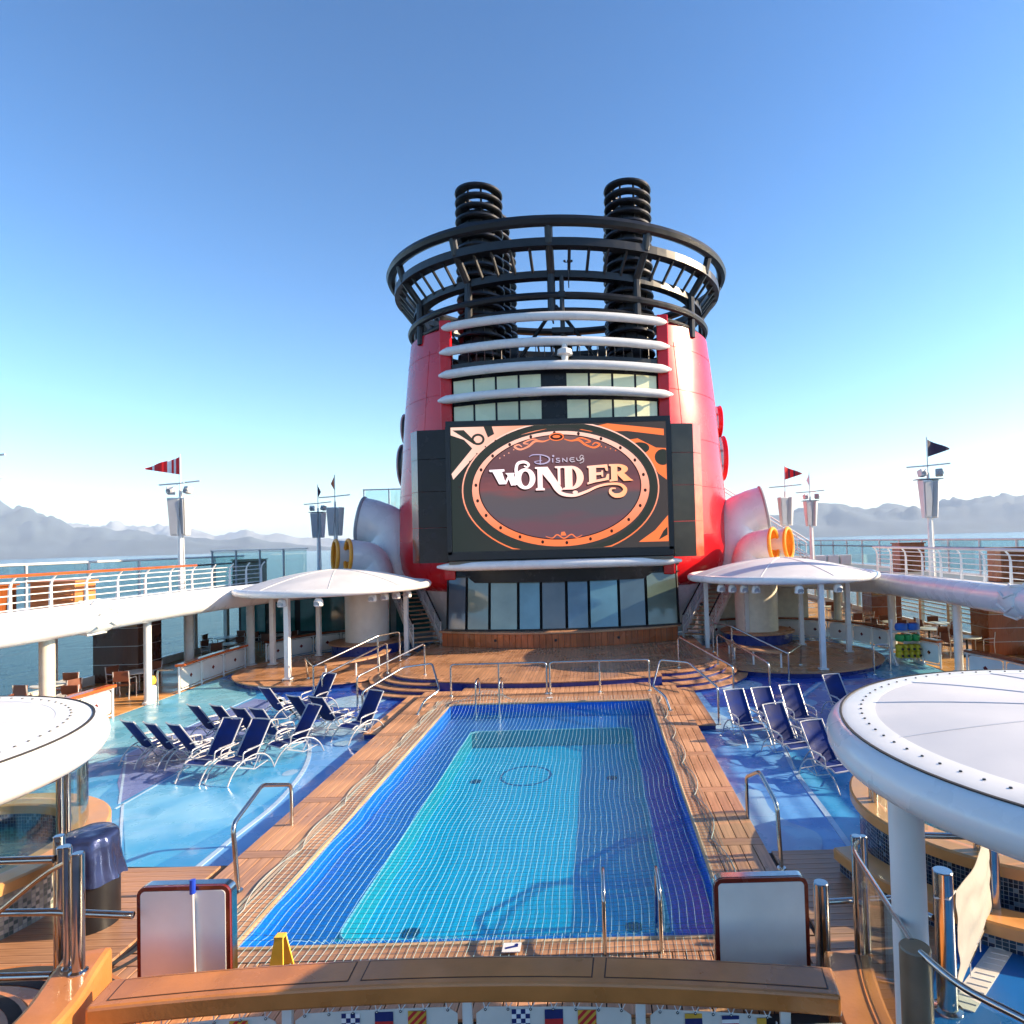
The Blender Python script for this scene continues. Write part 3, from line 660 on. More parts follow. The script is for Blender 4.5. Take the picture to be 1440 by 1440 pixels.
def abw(z):
    for i in range(len(wb) - 1):
        if wb[i][0] <= z <= wb[i + 1][0]:
            t_ = (z - wb[i][0]) / (wb[i + 1][0] - wb[i][0]); a = wb[i][1] * (1 - t_) + wb[i + 1][1] * t_; return a, a * .735
    return wb[-1][1], wb[-1][1] * .735
shell([p[0] for p in wb], abw, 4.6).obj('white_base', WHITE, fun, smooth=True)
for s_ in (-1, 1):   # red jambs either side of the window wall
    b = MB(); b.box((XC + s_ * 4.78, 28.0, 9.0), (.5, .3, 11.4)); b.obj('red_jamb', RED, fun, bevel=.05)
    b = MB(); b.tube([(XC + s_ * 6.2, 27.98 + .55, 1.9), (XC + s_ * 6.2, 28.3, 1.9)], .07, 12); b.obj('round_port', BLACK, fun)
wy = lambda x: 27.05 + .045 * (x - XC) ** 2
xsw = [XC + 4.55 * i / 12 for i in range(-12, 13)]
b = MB(); b.band([(x, wy(x) + .12) for x in xsw], .2, 3.15, 12.62); b.obj('front_wall', DARK, fun)
b = MB(); b.band([(x, wy(x) - .0) for x in xsw], .1, 12.0 + .18, 12.72); b.obj('parapet', BLACK, fun)
b = MB(); b.prism([(x, wy(x) + .25) for x in xsw] + [(5.4, 31), (5.4, 36), (-8.6, 36), (-8.6, 31)], 12.3, 12.5); b.obj('crown_floor', BLACK, fun)
for z in (5.0, 7.2, 9.4, 11.6, 13.6):      # welded plate joints of the casing
    a, bb = ab(z); b = MB(); t0 = math.asin(5.0 / a)
    b.tube([(XC + (a + .002) * sin(t0 + (2 * pi - 2 * t0) * j / 60), FY - (bb + .002) * cos(t0 + (2 * pi - 2 * t0) * j / 60), z) for j in range(61)], .012, 4); b.obj('weld_seam', RED, fun)
for k in range(9):
    th = .78 + k * .58; b = MB(); b.tube([(XC + (ab(z)[0] + .002) * sin(th), FY - (ab(z)[1] + .002) * cos(th), z) for z in [3 + .9 * i for i in range(13)]], .012, 4); b.obj('weld_seam', RED, fun)
# windows: two rows of nine
for z0, z1 in ((11.05, 11.98), (9.86, 10.86)):
    for i in range(9):
        xa = XC - 4.5 + 9.0 * i / 9 + .05; xb = XC - 4.5 + 9.0 * (i + 1) / 9 - .05
        b = MB(); ya, yb = wy(xa) - .03, wy(xb) - .03
        b.add([(xa, ya, z0), (xb, yb, z0), (xb, yb, z1), (xa, ya, z1), (xa, ya + .05, z0), (xb, yb + .05, z0), (xb, yb + .05, z1), (xa, ya + .05, z1)], [(0, 1, 2, 3), (5, 4, 7, 6), (4, 0, 3, 7), (1, 5, 6, 2), (3, 2, 6, 7), (4, 5, 1, 0)])
        b.obj('window', DARK if i == 4 else GREYGLASS, fun)
for z, yc, hw in ((14.35, 26.72, 5.0), (13.25, 26.62, 5.04), (12.22, 26.52, 5.07), (11.1, 26.42, 5.1)):
    pts = [(XC + .02 + hw * i / 24, yc + .05 * (hw * i / 24) ** 2, z) for i in range(-24, 25)]
    b = MB(); rr = [.19] * 49
    for q, r_ in ((0, .06), (1, .14), (-1, .06), (-2, .14)): rr[q] = r_
    b.tube(pts, rr, 12); b.obj('bumper_bar', WHITE, fun, smooth=True)
    for s_ in (-1, -.5, 0, .5, 1):
        x = XC + .02 + hw * .97 * s_; b = MB(); yy = yc + .05 * (hw * .97 * s_) ** 2; b.tube([(x, yy, z), (x, yy + .9, z)], .04, 6); b.obj('bar_bracket', BLACK, fun)
pts = [(-6.6 + 10.15 * i / 24, 26.1 + .02 * (-6.6 + 10.15 * i / 24 - XC) ** 2, 3.92) for i in range(25)]
b = MB(); b.tube(pts, [.06, .15] + [.19] * 21 + [.15, .06], 12); b.obj('bumper_bar', WHITE, fun, smooth=True)
# lower glazed front, nine leaning panes of uneven width
bx = [-6.5, -5.62, -4.6, -3.35, -2.38, -1.3, -.35, .92, 2.1, 3.5]
gy = lambda x, z: 27.35 + .03 * (x - XC) ** 2 - .16 * (3.7 - z)
b = MB()
for z0, z1 in ((1.12, 1.2), (3.38, 3.44), (3.7, 3.78)):
    b.band([(x, gy(x, z0) + .1) for x in [-6.6 + 10.2 * i / 20 for i in range(21)]], .22, z0, z1)
for x in bx: b.tube([(x, gy(x, 1.1) + .08, 1.1), (x, gy(x, 3.75) + .08, 3.75)], .055, 4)
b.obj('window_frame', BLACK, fun)
gcols = [(.05, .10, .15), (.17, .24, .20), (.24, .33, .27), (.12, .27, .33), (.10, .12, .13), (.09, .18, .26), (.12, .28, .36), (.06, .10, .13), (.12, .17, .14)]
for i in range(9):
    xa, xb = bx[i] + .06, bx[i + 1] - .06
    for z0, z1, dk in ((1.2, 3.38, 0), (3.45, 3.7, 1)):
        b = MB(); b.add([(xa, gy(xa, z0), z0), (xb, gy(xb, z0), z0), (xb, gy(xb, z1), z1), (xa, gy(xa, z1), z1), (xa, gy(xa, z0) + .05, z0), (xb, gy(xb, z0) + .05, z0), (xb, gy(xb, z1) + .05, z1), (xa, gy(xa, z1) + .05, z1)], [(0, 1, 2, 3), (5, 4, 7, 6), (4, 0, 3, 7), (1, 5, 6, 2), (3, 2, 6, 7), (4, 5, 1, 0)])
        c = gcols[i]; b.obj('pane', DARK if dk else mat('tinted_pane', c, .08, var=.3, scale=.5, spec=.9), fun)
b = MB(); b.band([(x, gy(x, 2.5) + .5) for x in [-6.5 + 9.6 * i / 12 for i in range(13)]], .3, .47, 3.9); b.obj('lobby_wall', DARK, fun)
# round discs edge-on either side
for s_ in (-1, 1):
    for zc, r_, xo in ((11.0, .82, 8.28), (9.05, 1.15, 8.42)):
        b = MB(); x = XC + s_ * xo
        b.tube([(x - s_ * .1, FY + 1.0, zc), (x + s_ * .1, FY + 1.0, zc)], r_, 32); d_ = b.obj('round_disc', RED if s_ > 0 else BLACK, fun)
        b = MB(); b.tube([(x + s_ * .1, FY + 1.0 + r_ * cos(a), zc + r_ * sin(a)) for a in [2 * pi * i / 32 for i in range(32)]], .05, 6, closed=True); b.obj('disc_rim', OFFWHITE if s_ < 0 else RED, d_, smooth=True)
        for q in (-.4, .4):
            b = MB(); b.tube([(x, FY + 1.0, zc + q), (x - s_ * .3, FY + 1.0, zc + q)], .05, 6); b.obj('standoff', BLACK, d_)
# ---- crown of black rings
def ering(a, bb, z, n=96, off=0): return [(XC + a * cos(2 * pi * i / n), FY + bb * sin(2 * pi * i / n), z) for i in range(n)]
for a, bb, z, r_ in ((8.4, 7.0, 18.05, .24),):
    b = MB(); b.tube(ering(a, bb, z), r_, 8, closed=True); b.obj('crown_ring', BLACK, fun, smooth=True)
for a, bb, z, w, h in ((8.25, 6.9, 17.25, .55, .34), (7.35, 6.05, 16.25, .5, .3)):
    b = MB(); b.lathe([(a - w, z - h / 2), (a, z - h / 2), (a, z + h / 2), (a - w, z + h / 2), (a - w, z - h / 2)], (XC, FY), 96, sx=1, sy=bb / a); b.obj('crown_ring', BLACK, fun)
for a, bb, z, r_ in ((7.5, 6.05, 15.3, .17), (7.3, 5.9, 14.75, .1)):
    b = MB(); b.tube(ering(a, bb, z), r_, 8, closed=True); b.obj('crown_ring', BLACK, fun, smooth=True)
for k in range(12):
    a = -pi / 2 + 2 * pi * k / 12
    P_ = lambda ra, rb, z: (XC + ra * cos(a), FY + rb * sin(a), z)
    b = MB(); b.tube([P_(8.36, 6.95, 18.05), P_(8.15, 6.8, 17.25), P_(7.4, 6.0, 16.25), P_(7.4, 6.0, 14.3)], .17, 8); b.obj('crown_strut', BLACK, fun)
for k in range(60):
    if k % 5 == 0: continue
    a = -pi / 2 + 2 * pi * k / 60
    b = MB(); b.tube([(XC + 8.1 * cos(a), FY + 6.78 * sin(a), 17.22), (XC + 7.3 * cos(a), FY + 5.95 * sin(a), 16.25)], .07, 5); b.obj('crown_spoke', BLACK, fun)
# ---- exhaust pipes with stacked flanges
for sx_ in (-3.62, 3.58):
    for j, (py, zt) in enumerate(((30.6, 21.75), (33.2, 21.75), (35.8, 21.75))):
        x = XC + sx_; b = MB(); z = zt; i = 0; pr = []
        core = MB()
        while z > 12.6:
            r_ = 1.15
            b.lathe([(.72, z - .10), (r_ - .05, z - .14), (r_, z - .08), (r_ - .02, z + .02), (r_ - .12, z + .05), (.74, z + .03), (.72, z - .10)], (x, py), 28)
            z -= .47; i += 1
        core.lathe([(.78, zt - 1.1), (.78, 12.5)], (x, py), 20)
        for q in range(8):
            a = 2 * pi * q / 8 + .3; core.tube([(x + .82 * cos(a), py + .82 * sin(a), zt), (x + .82 * cos(a), py + .82 * sin(a), 12.6)], .05, 4)
        pp = b.obj('exhaust_flanges', BLACK, fun, smooth=True, auto=50); core.obj('exhaust_core', BLACK, pp)
b = MB()
for p0, p1 in (((-1.6, 30, 16), (-4, 30, 12.6)), ((-1.6, 30, 16), (.9, 30, 12.6)), ((-1.6, 36, 16), (-4.4, 36, 12.6)), ((-1.6, 36, 16), (1.2, 36, 12.6)), ((-8, 31, 15.2), (-5.8, 31, 12.6)), ((4.9, 31, 15.2), (2.6, 31, 12.6))): b.tube([p0, p1], .09, 6)
b.obj('cross_brace', BLACK, fun)
b = MB(); b.tube([(-1.15, 26.9, 12.6), (-1.15, 26.9, 16.1)], .1, 8); b.box((-1.15, 26.9, 15.3), (.28, .28, .25)); b.box((-1.15, 26.9, 13.75), (.9, .4, .22)); b.box((-1.15, 27.1, 13.1), (.75, .4, .8)); am = b.obj('instrument_mast', BLACK, fun)
b = MB(); b.lathe([(0, 13.1), (.12, 13.1), (.12, 12.95), (.3, 12.85), (.33, 12.65), (.16, 12.6), (.12, 12.4), (0, 12.4)], (-1.08, 26.6), 14); b.obj('floodlight', OFFWHITE, am)
b = MB(); b.tube([(-.85, 26.9, 15.6), (-.85, 26.9, 16.7)], .025, 5); b.tube([(-1.0, 26.9, 16.7), (-.7, 26.9, 16.7)], .02, 4)
for q in (-.15, 0, .15): b.lathe([(0, 16.74), (.05, 16.72), (.05, 16.78), (0, 16.8)], (-.85 + q, 26.9), 8)
b.obj('anemometer', BLACK, am)
for i, (x, w, h) in enumerate(((-5.6, .5, .5), (-3.4, .35, .9), (-3.0, .25, .4), (-2.2, .7, .35), (-.2, .6, .4), (.5, .3, .8), (1.2, .8, .3), (2.1, .4, .6))):
    b = MB(); b.box((x, 28.3, 12.7 + h / 2), (w, .4, h)); b.obj('deck_box', DARK, fun)
b = MB(); b.band([(x, wy(x) + .35) for x in xsw], .02, 13.28, 13.32)
for x in xsw: b.tube([(x, wy(x) + .35, 12.6), (x, wy(x) + .35, 13.3)], .02, 4)
b.obj('guard_rail', BLACK, fun)

# ================================================================== VIDEO SCREEN
SX0, SX1, SZ0, SZ1, SY = -5.86, 3.0, 4.57, 9.66, 26.3
scr = thing('video_screen', 'big lit outdoor video screen showing the ship title in a round copper porthole', 'screen', (-1.43, SY, 4.2))
b = MB(); b.box((-1.43, SY + .42, 7.0), (9.3, .8, 5.72)); b.obj('screen_housing', BLACK, scr, bevel=.03)
b = MB()
b.box((-1.43, SY - .0, SZ1 + .14), (9.26, .12, .22)); b.box((-1.43, SY, SZ0 - .22), (9.26, .12, .34)); b.box((SX0 - .12, SY, 7.05), (.2, .12, 5.28)); b.box((SX1 + .12, SY, 7.05), (.2, .12, 5.28)); b.obj('bezel', BLACK, scr)
b = MB(); b.box((-1.43, SY + .1, SZ0 - .5), (9.2, .3, .12)); b.obj('bottom_ledge', mat('olive_ledge', (.10, .09, .07), .3), scr)
def UV(u, v): return (SX0 + (u - 50) / 1300 * (SX1 - SX0), SZ1 - (v - 42) / 763 * (SZ1 - SZ0))
def flat(polys, layer, m, name, parent):
    b = MB(); y1 = SY - .004 - .006 * layer; y0 = y1 + .005
    for poly in polys:
        p = [UV(*q) for q in poly]; p = [(max(SX0, min(SX1, x)), max(SZ0, min(SZ1, z))) for x, z in p]; n = len(p)
        ar = sum(p[i][0] * p[(i + 1) % n][1] - p[(i + 1) % n][0] * p[i][1] for i in range(n))
        if ar < 0: p = p[::-1]
        b.add([(x, y1, z) for x, z in p] + [(x, y0, z) for x, z in p], [tuple(range(n))] + [(i, n + i, n + (i + 1) % n, (i + 1) % n) for i in range(n)])
    return b.obj(name, m, parent)
_flat = flat
def flat(polys, layer, m, name, parent):
    if name.startswith('gear'):
        for p in polys: _flat([p], layer, m, name, parent)
        return
    return _flat(polys, layer, m, name, parent)
def quadstrip(L_, R_): return [[L_[i], L_[i + 1], R_[i + 1], R_[i]] for i in range(len(L_) - 1)]
def ering2(cx, cy, rx, ry, rx2, ry2, n=72, a0=0, a1=2 * pi, c2=None):
    c2 = c2 or (cx, cy)
    A = [(cx + rx * cos(a0 + (a1 - a0) * i / n), cy + ry * sin(a0 + (a1 - a0) * i / n)) for i in range(n + 1)]
    B = [(c2[0] + rx2 * cos(a0 + (a1 - a0) * i / n), c2[1] + ry2 * sin(a0 + (a1 - a0) * i / n)) for i in range(n + 1)]
    return quadstrip(A, B)
def ribbon(pts, w, n=8):
    P_ = bez([(x, y, 0) for x, y in pts], n) if len(pts) > 2 else [Vector((*p, 0)) for p in pts]; m_ = len(P_); Lf = []; Rt = []
    for i, p in enumerate(P_):
        t_ = (P_[min(m_ - 1, i + 1)] - P_[max(0, i - 1)]).normalized(); k = i / (m_ - 1) * (len(w) - 1) if isinstance(w, (list, tuple)) else 0
        ww = (w[int(k)] * (1 - (k - int(k))) + w[min(len(w) - 1, int(k) + 1)] * (k - int(k))) if isinstance(w, (list, tuple)) else w
        nn = Vector((-t_.y, t_.x, 0)) * ww / 2; Lf.append((p.x + nn.x, p.y + nn.y)); Rt.append((p.x - nn.x, p.y - nn.y))
    return quadstrip(Lf, Rt)
ES = .5
# glowing picture: dark field, a dusk band, copper rings, title
b = MB(); b.box((-1.43, SY + .012, 7.115), (SX1 - SX0 + .1, .02, SZ1 - SZ0 + .1)); panel = b.obj('display', emis('display_dark', (.02, .028, .026), (.055, .045, .045), ES, -6, 3), scr)
FIELD = bpy.data.materials.new('display_dusk'); FIELD.use_nodes = True; t = FIELD.node_tree; bs = t.nodes['Principled BSDF']; bs.inputs['Base Color'].default_value = (.01, .01, .01, 1)
tc = t.nodes.new('ShaderNodeTexCoord'); sp = t.nodes.new('ShaderNodeSeparateXYZ'); t.links.new(tc.outputs['Object'], sp.inputs[0])
mr = t.nodes.new('ShaderNodeMapRange'); mr.inputs[1].default_value = SZ0; mr.inputs[2].default_value = SZ1; t.links.new(sp.outputs['Z'], mr.inputs[0])
nz = t.nodes.new('ShaderNodeTexNoise'); nz.inputs['Scale'].default_value = .5; nz.inputs['Detail'].default_value = 6
mp = t.nodes.new('ShaderNodeMapping'); mp.inputs['Scale'].default_value = (1, 1, 5); t.links.new(tc.outputs['Object'], mp.inputs[0]); t.links.new(mp.outputs[0], nz.inputs[0])
ad = t.nodes.new('ShaderNodeMath'); ad.operation = 'MULTIPLY_ADD'; ad.inputs[1].default_value = .25; ad.inputs[2].default_value = -.125; t.links.new(nz.outputs[0], ad.inputs[0])
a2 = t.nodes.new('ShaderNodeMath'); a2.operation = 'ADD'; t.links.new(mr.outputs[0], a2.inputs[0]); t.links.new(ad.outputs[0], a2.inputs[1])
cr = t.nodes.new('ShaderNodeValToRGB'); els = [(0, (.10, .06, .075)), (.2, (.13, .055, .07)), (.3, (.085, .07, .08)), (.42, (.09, .07, .075)), (.5, (.20, .06, .06)), (.58, (.12, .045, .05)), (.75, (.13, .055, .06)), (1, (.18, .10, .09))]
for i, (p_, c) in enumerate(els):
    e = cr.color_ramp.elements[i] if i < 2 else cr.color_ramp.elements.new(p_)
    e.position = p_; e.color = (*c, 1)
t.links.new(a2.outputs[0], cr.inputs[0]); t.links.new(cr.outputs[0], bs.inputs['Emission Color']); bs.inputs['Emission Strength'].default_value = ES
COPPER = emis('display_copper', (.95, .60, .50), (.95, .20, .06), ES, -5.5, -1.5); COPPERZ = emis('display_copper_ring', (.90, .20, .07), (1.0, .62, .52), ES, 5.2, 9.8, 'Z')
DKRING = emis('display_dark_ring', (.03, .035, .03), None, ES)
TITLE = emis('display_title', (1.0, .86, .95), (1.0, .36, .14), ES * 1.25, -4.2, 1.6)
SHD = emis('display_shadow', (.03, .012, .012), None, ES)
LAV = emis('display_lavender', (.42, .36, .62), (.50, .42, .46), ES, -3, -.5)
flat([[(50, 330), (200, 150), (330, 80), (350, 42), (660, 42), (660, 60), (420, 110), (200, 215), (60, 365)], [(50, 42), (250, 42), (290, 150), (215, 215), (130, 120), (50, 90)], [(300, 42), (360, 42), (365, 100), (320, 110)]], 1, COPPER, 'gear_graphic', panel)
flat(ering2(215, 120, 40, 36, 26, 22, 24) + [[(60, 60), (130, 60), (200, 135), (190, 150)]], 2, DKRING, 'gear_cutout', panel)
flat([[(830, 75), (1000, 42), (1340, 85), (1340, 125), (1120, 92), (900, 90)], [(1060, 155), (1180, 140), (1290, 200), (1350, 205), (1350, 400), (1300, 360), (1250, 280), (1150, 190)], [(1350, 620), (1350, 780), (1170, 780), (1270, 710)]], 1, COPPER, 'gear_graphic', panel)
flat([ [(1190 + 60 * cos(a), 200 + 36 * sin(a)) for a in [2 * pi * i / 20 for i in range(20)]], [(1330 + 50 * cos(a), 260 + 50 * sin(a)) for a in [2 * pi * i / 20 for i in range(20)]], [(1345, 690), (1345, 740), (1290, 770), (1320, 715)]], 2, DKRING, 'gear_cutout', panel)
flat(ering2(707, 440, 592, 415, 540, 378), 3, DKRING, 'outer_band', panel)
flat(ering2(707, 440, 596, 420, 588, 412), 4, COPPERZ, 'thin_ring', panel)
flat([[(707 + 500 * cos(a), 432 + 335 * sin(a)) for a in [2 * pi * i / 72 for i in range(72)]]], 4, FIELD, 'dusk_field', panel)
flat(ering2(708, 438, 535, 356, 488, 322, c2=(704, 428)), 5, COPPERZ, 'copper_ring', panel)
flat(ering2(704, 428, 491, 325, 484, 319), 6, SHD, 'ring_shadow', panel)
flat([[(707 + 512 * cos(a) + 9 * cos(q), 433 + 340 * sin(a) + 11 * sin(q)) for q in [2 * pi * i / 8 for i in range(8)]] for a in [2 * pi * (k + .3) / 22 for k in range(22)]], 6, SHD, 'rivet', panel)
flat([[(705 + 610 * cos(a) + 5 * cos(q), 440 + 400 * sin(a) * 1.0 + 5 * sin(q)) for q in [2 * pi * i / 6 for i in range(6)]] for a in [2 * pi * (k + .5) / 46 for k in range(23, 35)]], 6, SHD, 'bead', panel)
flat([[(690 + 48 * cos(q), 118 + 26 * sin(q)) for q in [2 * pi * i / 24 for i in range(24)]]], 7, SHD, 'roundel', panel)
flat(ering2(690, 118, 46, 25, 38, 19, 24) + [[(690 + 24 * cos(q), 116 + 9 * sin(q)) for q in [2 * pi * i / 12 for i in range(12)]]], 8, COPPER, 'roundel_ring', panel)
def scroll(cx, cy, s_, k=1):
    return ribbon([(cx, cy), (cx + s_ * 40 * k, cy + 12 * k), (cx + s_ * 90 * k, cy + 10 * k), (cx + s_ * 130 * k, cy + 40 * k), (cx + s_ * 180 * k, cy + 58 * k), (cx + s_ * 215 * k, cy + 40 * k), (cx + s_ * 190 * k, cy + 28 * k), (cx + s_ * 170 * k, cy + 42 * k)], [3, 10, 14, 10, 12, 8, 6]) + ribbon([(cx + s_ * 60 * k, cy + 10 * k), (cx + s_ * 95 * k, cy - 4 * k), (cx + s_ * 130 * k, cy + 4 * k), (cx + s_ * 160 * k, cy + 20 * k), (cx + s_ * 130 * k, cy + 26 * k)], [4, 8, 8, 6])
flat(scroll(650, 132, -1) + scroll(735, 132, 1), 7, COPPER, 'scroll_ornament', panel)
flat(ribbon([(610, 730), (650, 742), (680, 722), (720, 745), (765, 722), (795, 742), (830, 728)], [3, 7, 7, 7, 3]) + [[(705, 706), (725, 704), (735, 728), (700, 728)]], 7, COPPERZ, 'scroll_ornament', panel)
flat([[(x + 4 * cos(q), y + 4 * sin(q)) for q in [2 * pi * i / 6 for i in range(6)]] for x, y in ((345, 240), (372, 225), (400, 210), (430, 190), (960, 185), (985, 190), (1015, 200), (1045, 212))], 7, COPPER, 'dot', panel)
W_ = []; LET = []
W_ += [[(280, 312), (370, 310), (372, 322), (356, 325), (378, 402), (338, 402), (300, 325), (282, 324)]]
W_ += [[(364, 402), (380, 402), (412, 338), (400, 338)]]
W_ += [[(376, 334), (432, 334), (428, 346), (446, 408), (410, 412), (388, 346)]]
W_ += ribbon([(428, 410), (444, 360), (442, 310), (455, 276), (492, 268), (518, 284), (508, 300), (490, 292)], [16, 20, 18, 18, 16, 12, 8])
LET.append(list(W_)); W_ += ering2(497, 372, 60, 65, 26, 46, 32)
LET.append(W_[-32:]); W_ += [[(556, 302), (632, 302), (722, 446), (690, 462), (600, 345), (600, 430), (612, 436), (612, 446), (558, 446), (558, 436), (570, 430), (570, 314), (556, 312)]]
W_ += [[(676, 300), (722, 300), (722, 310), (708, 314), (708, 420), (692, 400), (692, 314), (676, 310)]]
LET.append(W_[-2:]); D_ = [[(722, 300), (780, 300), (780, 446), (722, 446), (722, 436), (734, 432), (734, 314), (722, 310)]]
D_ += ering2(772, 373, 76, 73, 34, 58, 24, -pi / 2, pi / 2)
LET.append(list(D_)); D_ += [[(870, 304), (924, 300), (924, 404), (870, 418), (870, 406), (880, 402), (880, 318), (870, 314)], [(924, 300), (992, 296), (996, 336), (984, 336), (976, 316), (924, 316)], [(924, 346), (956, 343), (956, 334), (966, 334), (966, 372), (956, 370), (956, 360), (924, 362)], [(924, 390), (980, 380), (990, 356), (1002, 356), (1000, 392), (924, 405)]]
LET.append(D_[-4:]); D_ += [[(1002, 296), (1052, 296), (1052, 400), (1004, 404), (1004, 394), (1014, 390), (1014, 310), (1002, 306)]]
D_ += ering2(1050, 328, 66, 32, 28, 16, 20, -pi / 2, pi / 2) + [[(1050, 296), (1060, 296), (1060, 312), (1050, 312)], [(1052, 345), (1085, 345), (1130, 388), (1148, 400), (1090, 402), (1056, 366)]]
LET.append(D_[len(D_) - 23:]); SW = ribbon([(640, 380), (680, 440), (720, 472), (790, 482), (860, 462), (930, 432), (1000, 418), (1065, 422), (1096, 452), (1078, 484), (1036, 490), (1008, 470), (1012, 448), (1040, 446)], [10, 22, 22, 18, 16, 14, 14, 16, 24, 30, 26, 20, 12, 6]) + [[(795 + 16 * cos(q), 464 + 11 * sin(q)) for q in [2 * pi * i / 12 for i in range(12)]]]
sh = [[(x - 7, y + 10) for x, y in p] for p in W_ + D_ + SW]
flat(sh, 8, SHD, 'title_shadow', panel)
for L_ in LET + [SW]: flat(L_, 9, TITLE, 'letter' if L_ is not SW else 'swash', panel)
DL = []; DN = ribbon([(522, 238), (545, 226), (600, 228), (640, 245), (640, 268), (610, 282), (570, 280), (556, 268), (600, 262)], [4, 6, 7, 9, 9, 7, 5, 3]) + ribbon([(590, 232), (588, 288)], 7)
DL.append(list(DN)); q0 = len(DN); DN += ribbon([(664, 250), (664, 276)], 7) + [[(668 + 7 * cos(q), 236 + 7 * sin(q)) for q in [2 * pi * i / 8 for i in range(8)]]]
DL.append(DN[q0:]); q0 = len(DN); DN += ribbon([(706, 252), (688, 252), (690, 262), (706, 266), (700, 276), (682, 274)], 6) + ribbon([(724, 276), (724, 250)], 6) + ribbon([(724, 252), (748, 274)], 6) + ribbon([(750, 276), (750, 248)], 6)
DL.append(DN[q0:]); q0 = len(DN); DN += ribbon([(795, 250), (772, 252), (768, 264), (778, 275), (798, 272)], 6) + ribbon([(772, 262), (792, 261)], 5)
DL.append(DN[q0:]); q0 = len(DN); DN += ribbon([(808, 250), (812, 266), (830, 268), (846, 248)], 6) + ribbon([(852, 244), (838, 236), (828, 250), (836, 264), (850, 254), (848, 276), (826, 286)], 5)
flat([[(x - 4, y + 6) for x, y in p] for p in DN], 8, SHD, 'small_title_shadow', panel)
DL.append(DN[q0:])
for L_ in DL: flat(L_, 9, LAV, 'small_letter', panel)
# folding wings beside the screen
for s_, mt, lab in ((-1, DARK, 'a'), (1, BROWNP, 'b')):
    x0 = -1.43 + s_ * 4.68; x1 = x0 + s_ * (1.2 if s_ < 0 else .9); x2 = x1 + s_ * .42
    w_ = thing('screen_wing', 'black folding panel on the left side of the video screen' if s_ < 0 else 'brown glossy folding panel on the right side of the video screen', 'panel', (x1, SY + .4, 4.2), 'side panels of the screen')
    zs = [4.08, 5.55, 7.05, 8.4, 9.62]
    for i in range(4):
        z0, z1 = zs[i] + .01, zs[i + 1] - .01
        b = MB(); b.prism([(x0, SY + .12), (x1, SY + .22), (x1, SY + .8), (x0, SY + .8)], z0, z1); b.obj('front_panel', mt, w_)
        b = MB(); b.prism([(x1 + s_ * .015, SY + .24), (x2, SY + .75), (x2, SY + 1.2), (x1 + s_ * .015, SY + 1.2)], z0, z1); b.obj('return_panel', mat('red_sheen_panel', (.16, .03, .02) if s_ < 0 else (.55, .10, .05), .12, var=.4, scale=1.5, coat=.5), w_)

# ================================================================== COWLS, STAIRS, HOUSES ROUND THE FUNNEL
def cowl(name, label, path, radii, mouth, lin, group=None, m=WHITE, cat='ventilator'):
    c = thing(name, label, cat, path[0], group); P_ = bez(path, 8); n = len(P_)
    rr = [radii[min(len(radii) - 1, int(i / (n - 1) * (len(radii) - 1)))] * (1 - (i / (n - 1) * (len(radii) - 1)) % 1) + radii[min(len(radii) - 1, int(i / (n - 1) * (len(radii) - 1)) + 1)] * ((i / (n - 1) * (len(radii) - 1)) % 1) for i in range(n)]
    b = MB(); b.tube(P_, rr, 28, caps=False); b.obj('cowl_body', m, c, smooth=True, auto=80)
    k = n // 2; b = MB(); b.tube(P_[k:], [r_ - .05 for r_ in rr[k:]], 28, caps=False); b.obj('lining', lin, c, smooth=True)
    t_ = (P_[-1] - P_[-2]).normalized(); u = Vector((0, 0, 1)).cross(t_).normalized(); w = t_.cross(u)
    b = MB(); b.tube([P_[-1] + (u * cos(a) + w * sin(a)) * (rr[-1] - .02) for a in [2 * pi * i / 32 for i in range(32)]], .085, 8, closed=True); b.obj('mouth_ring', mouth, c, smooth=True)
    return c
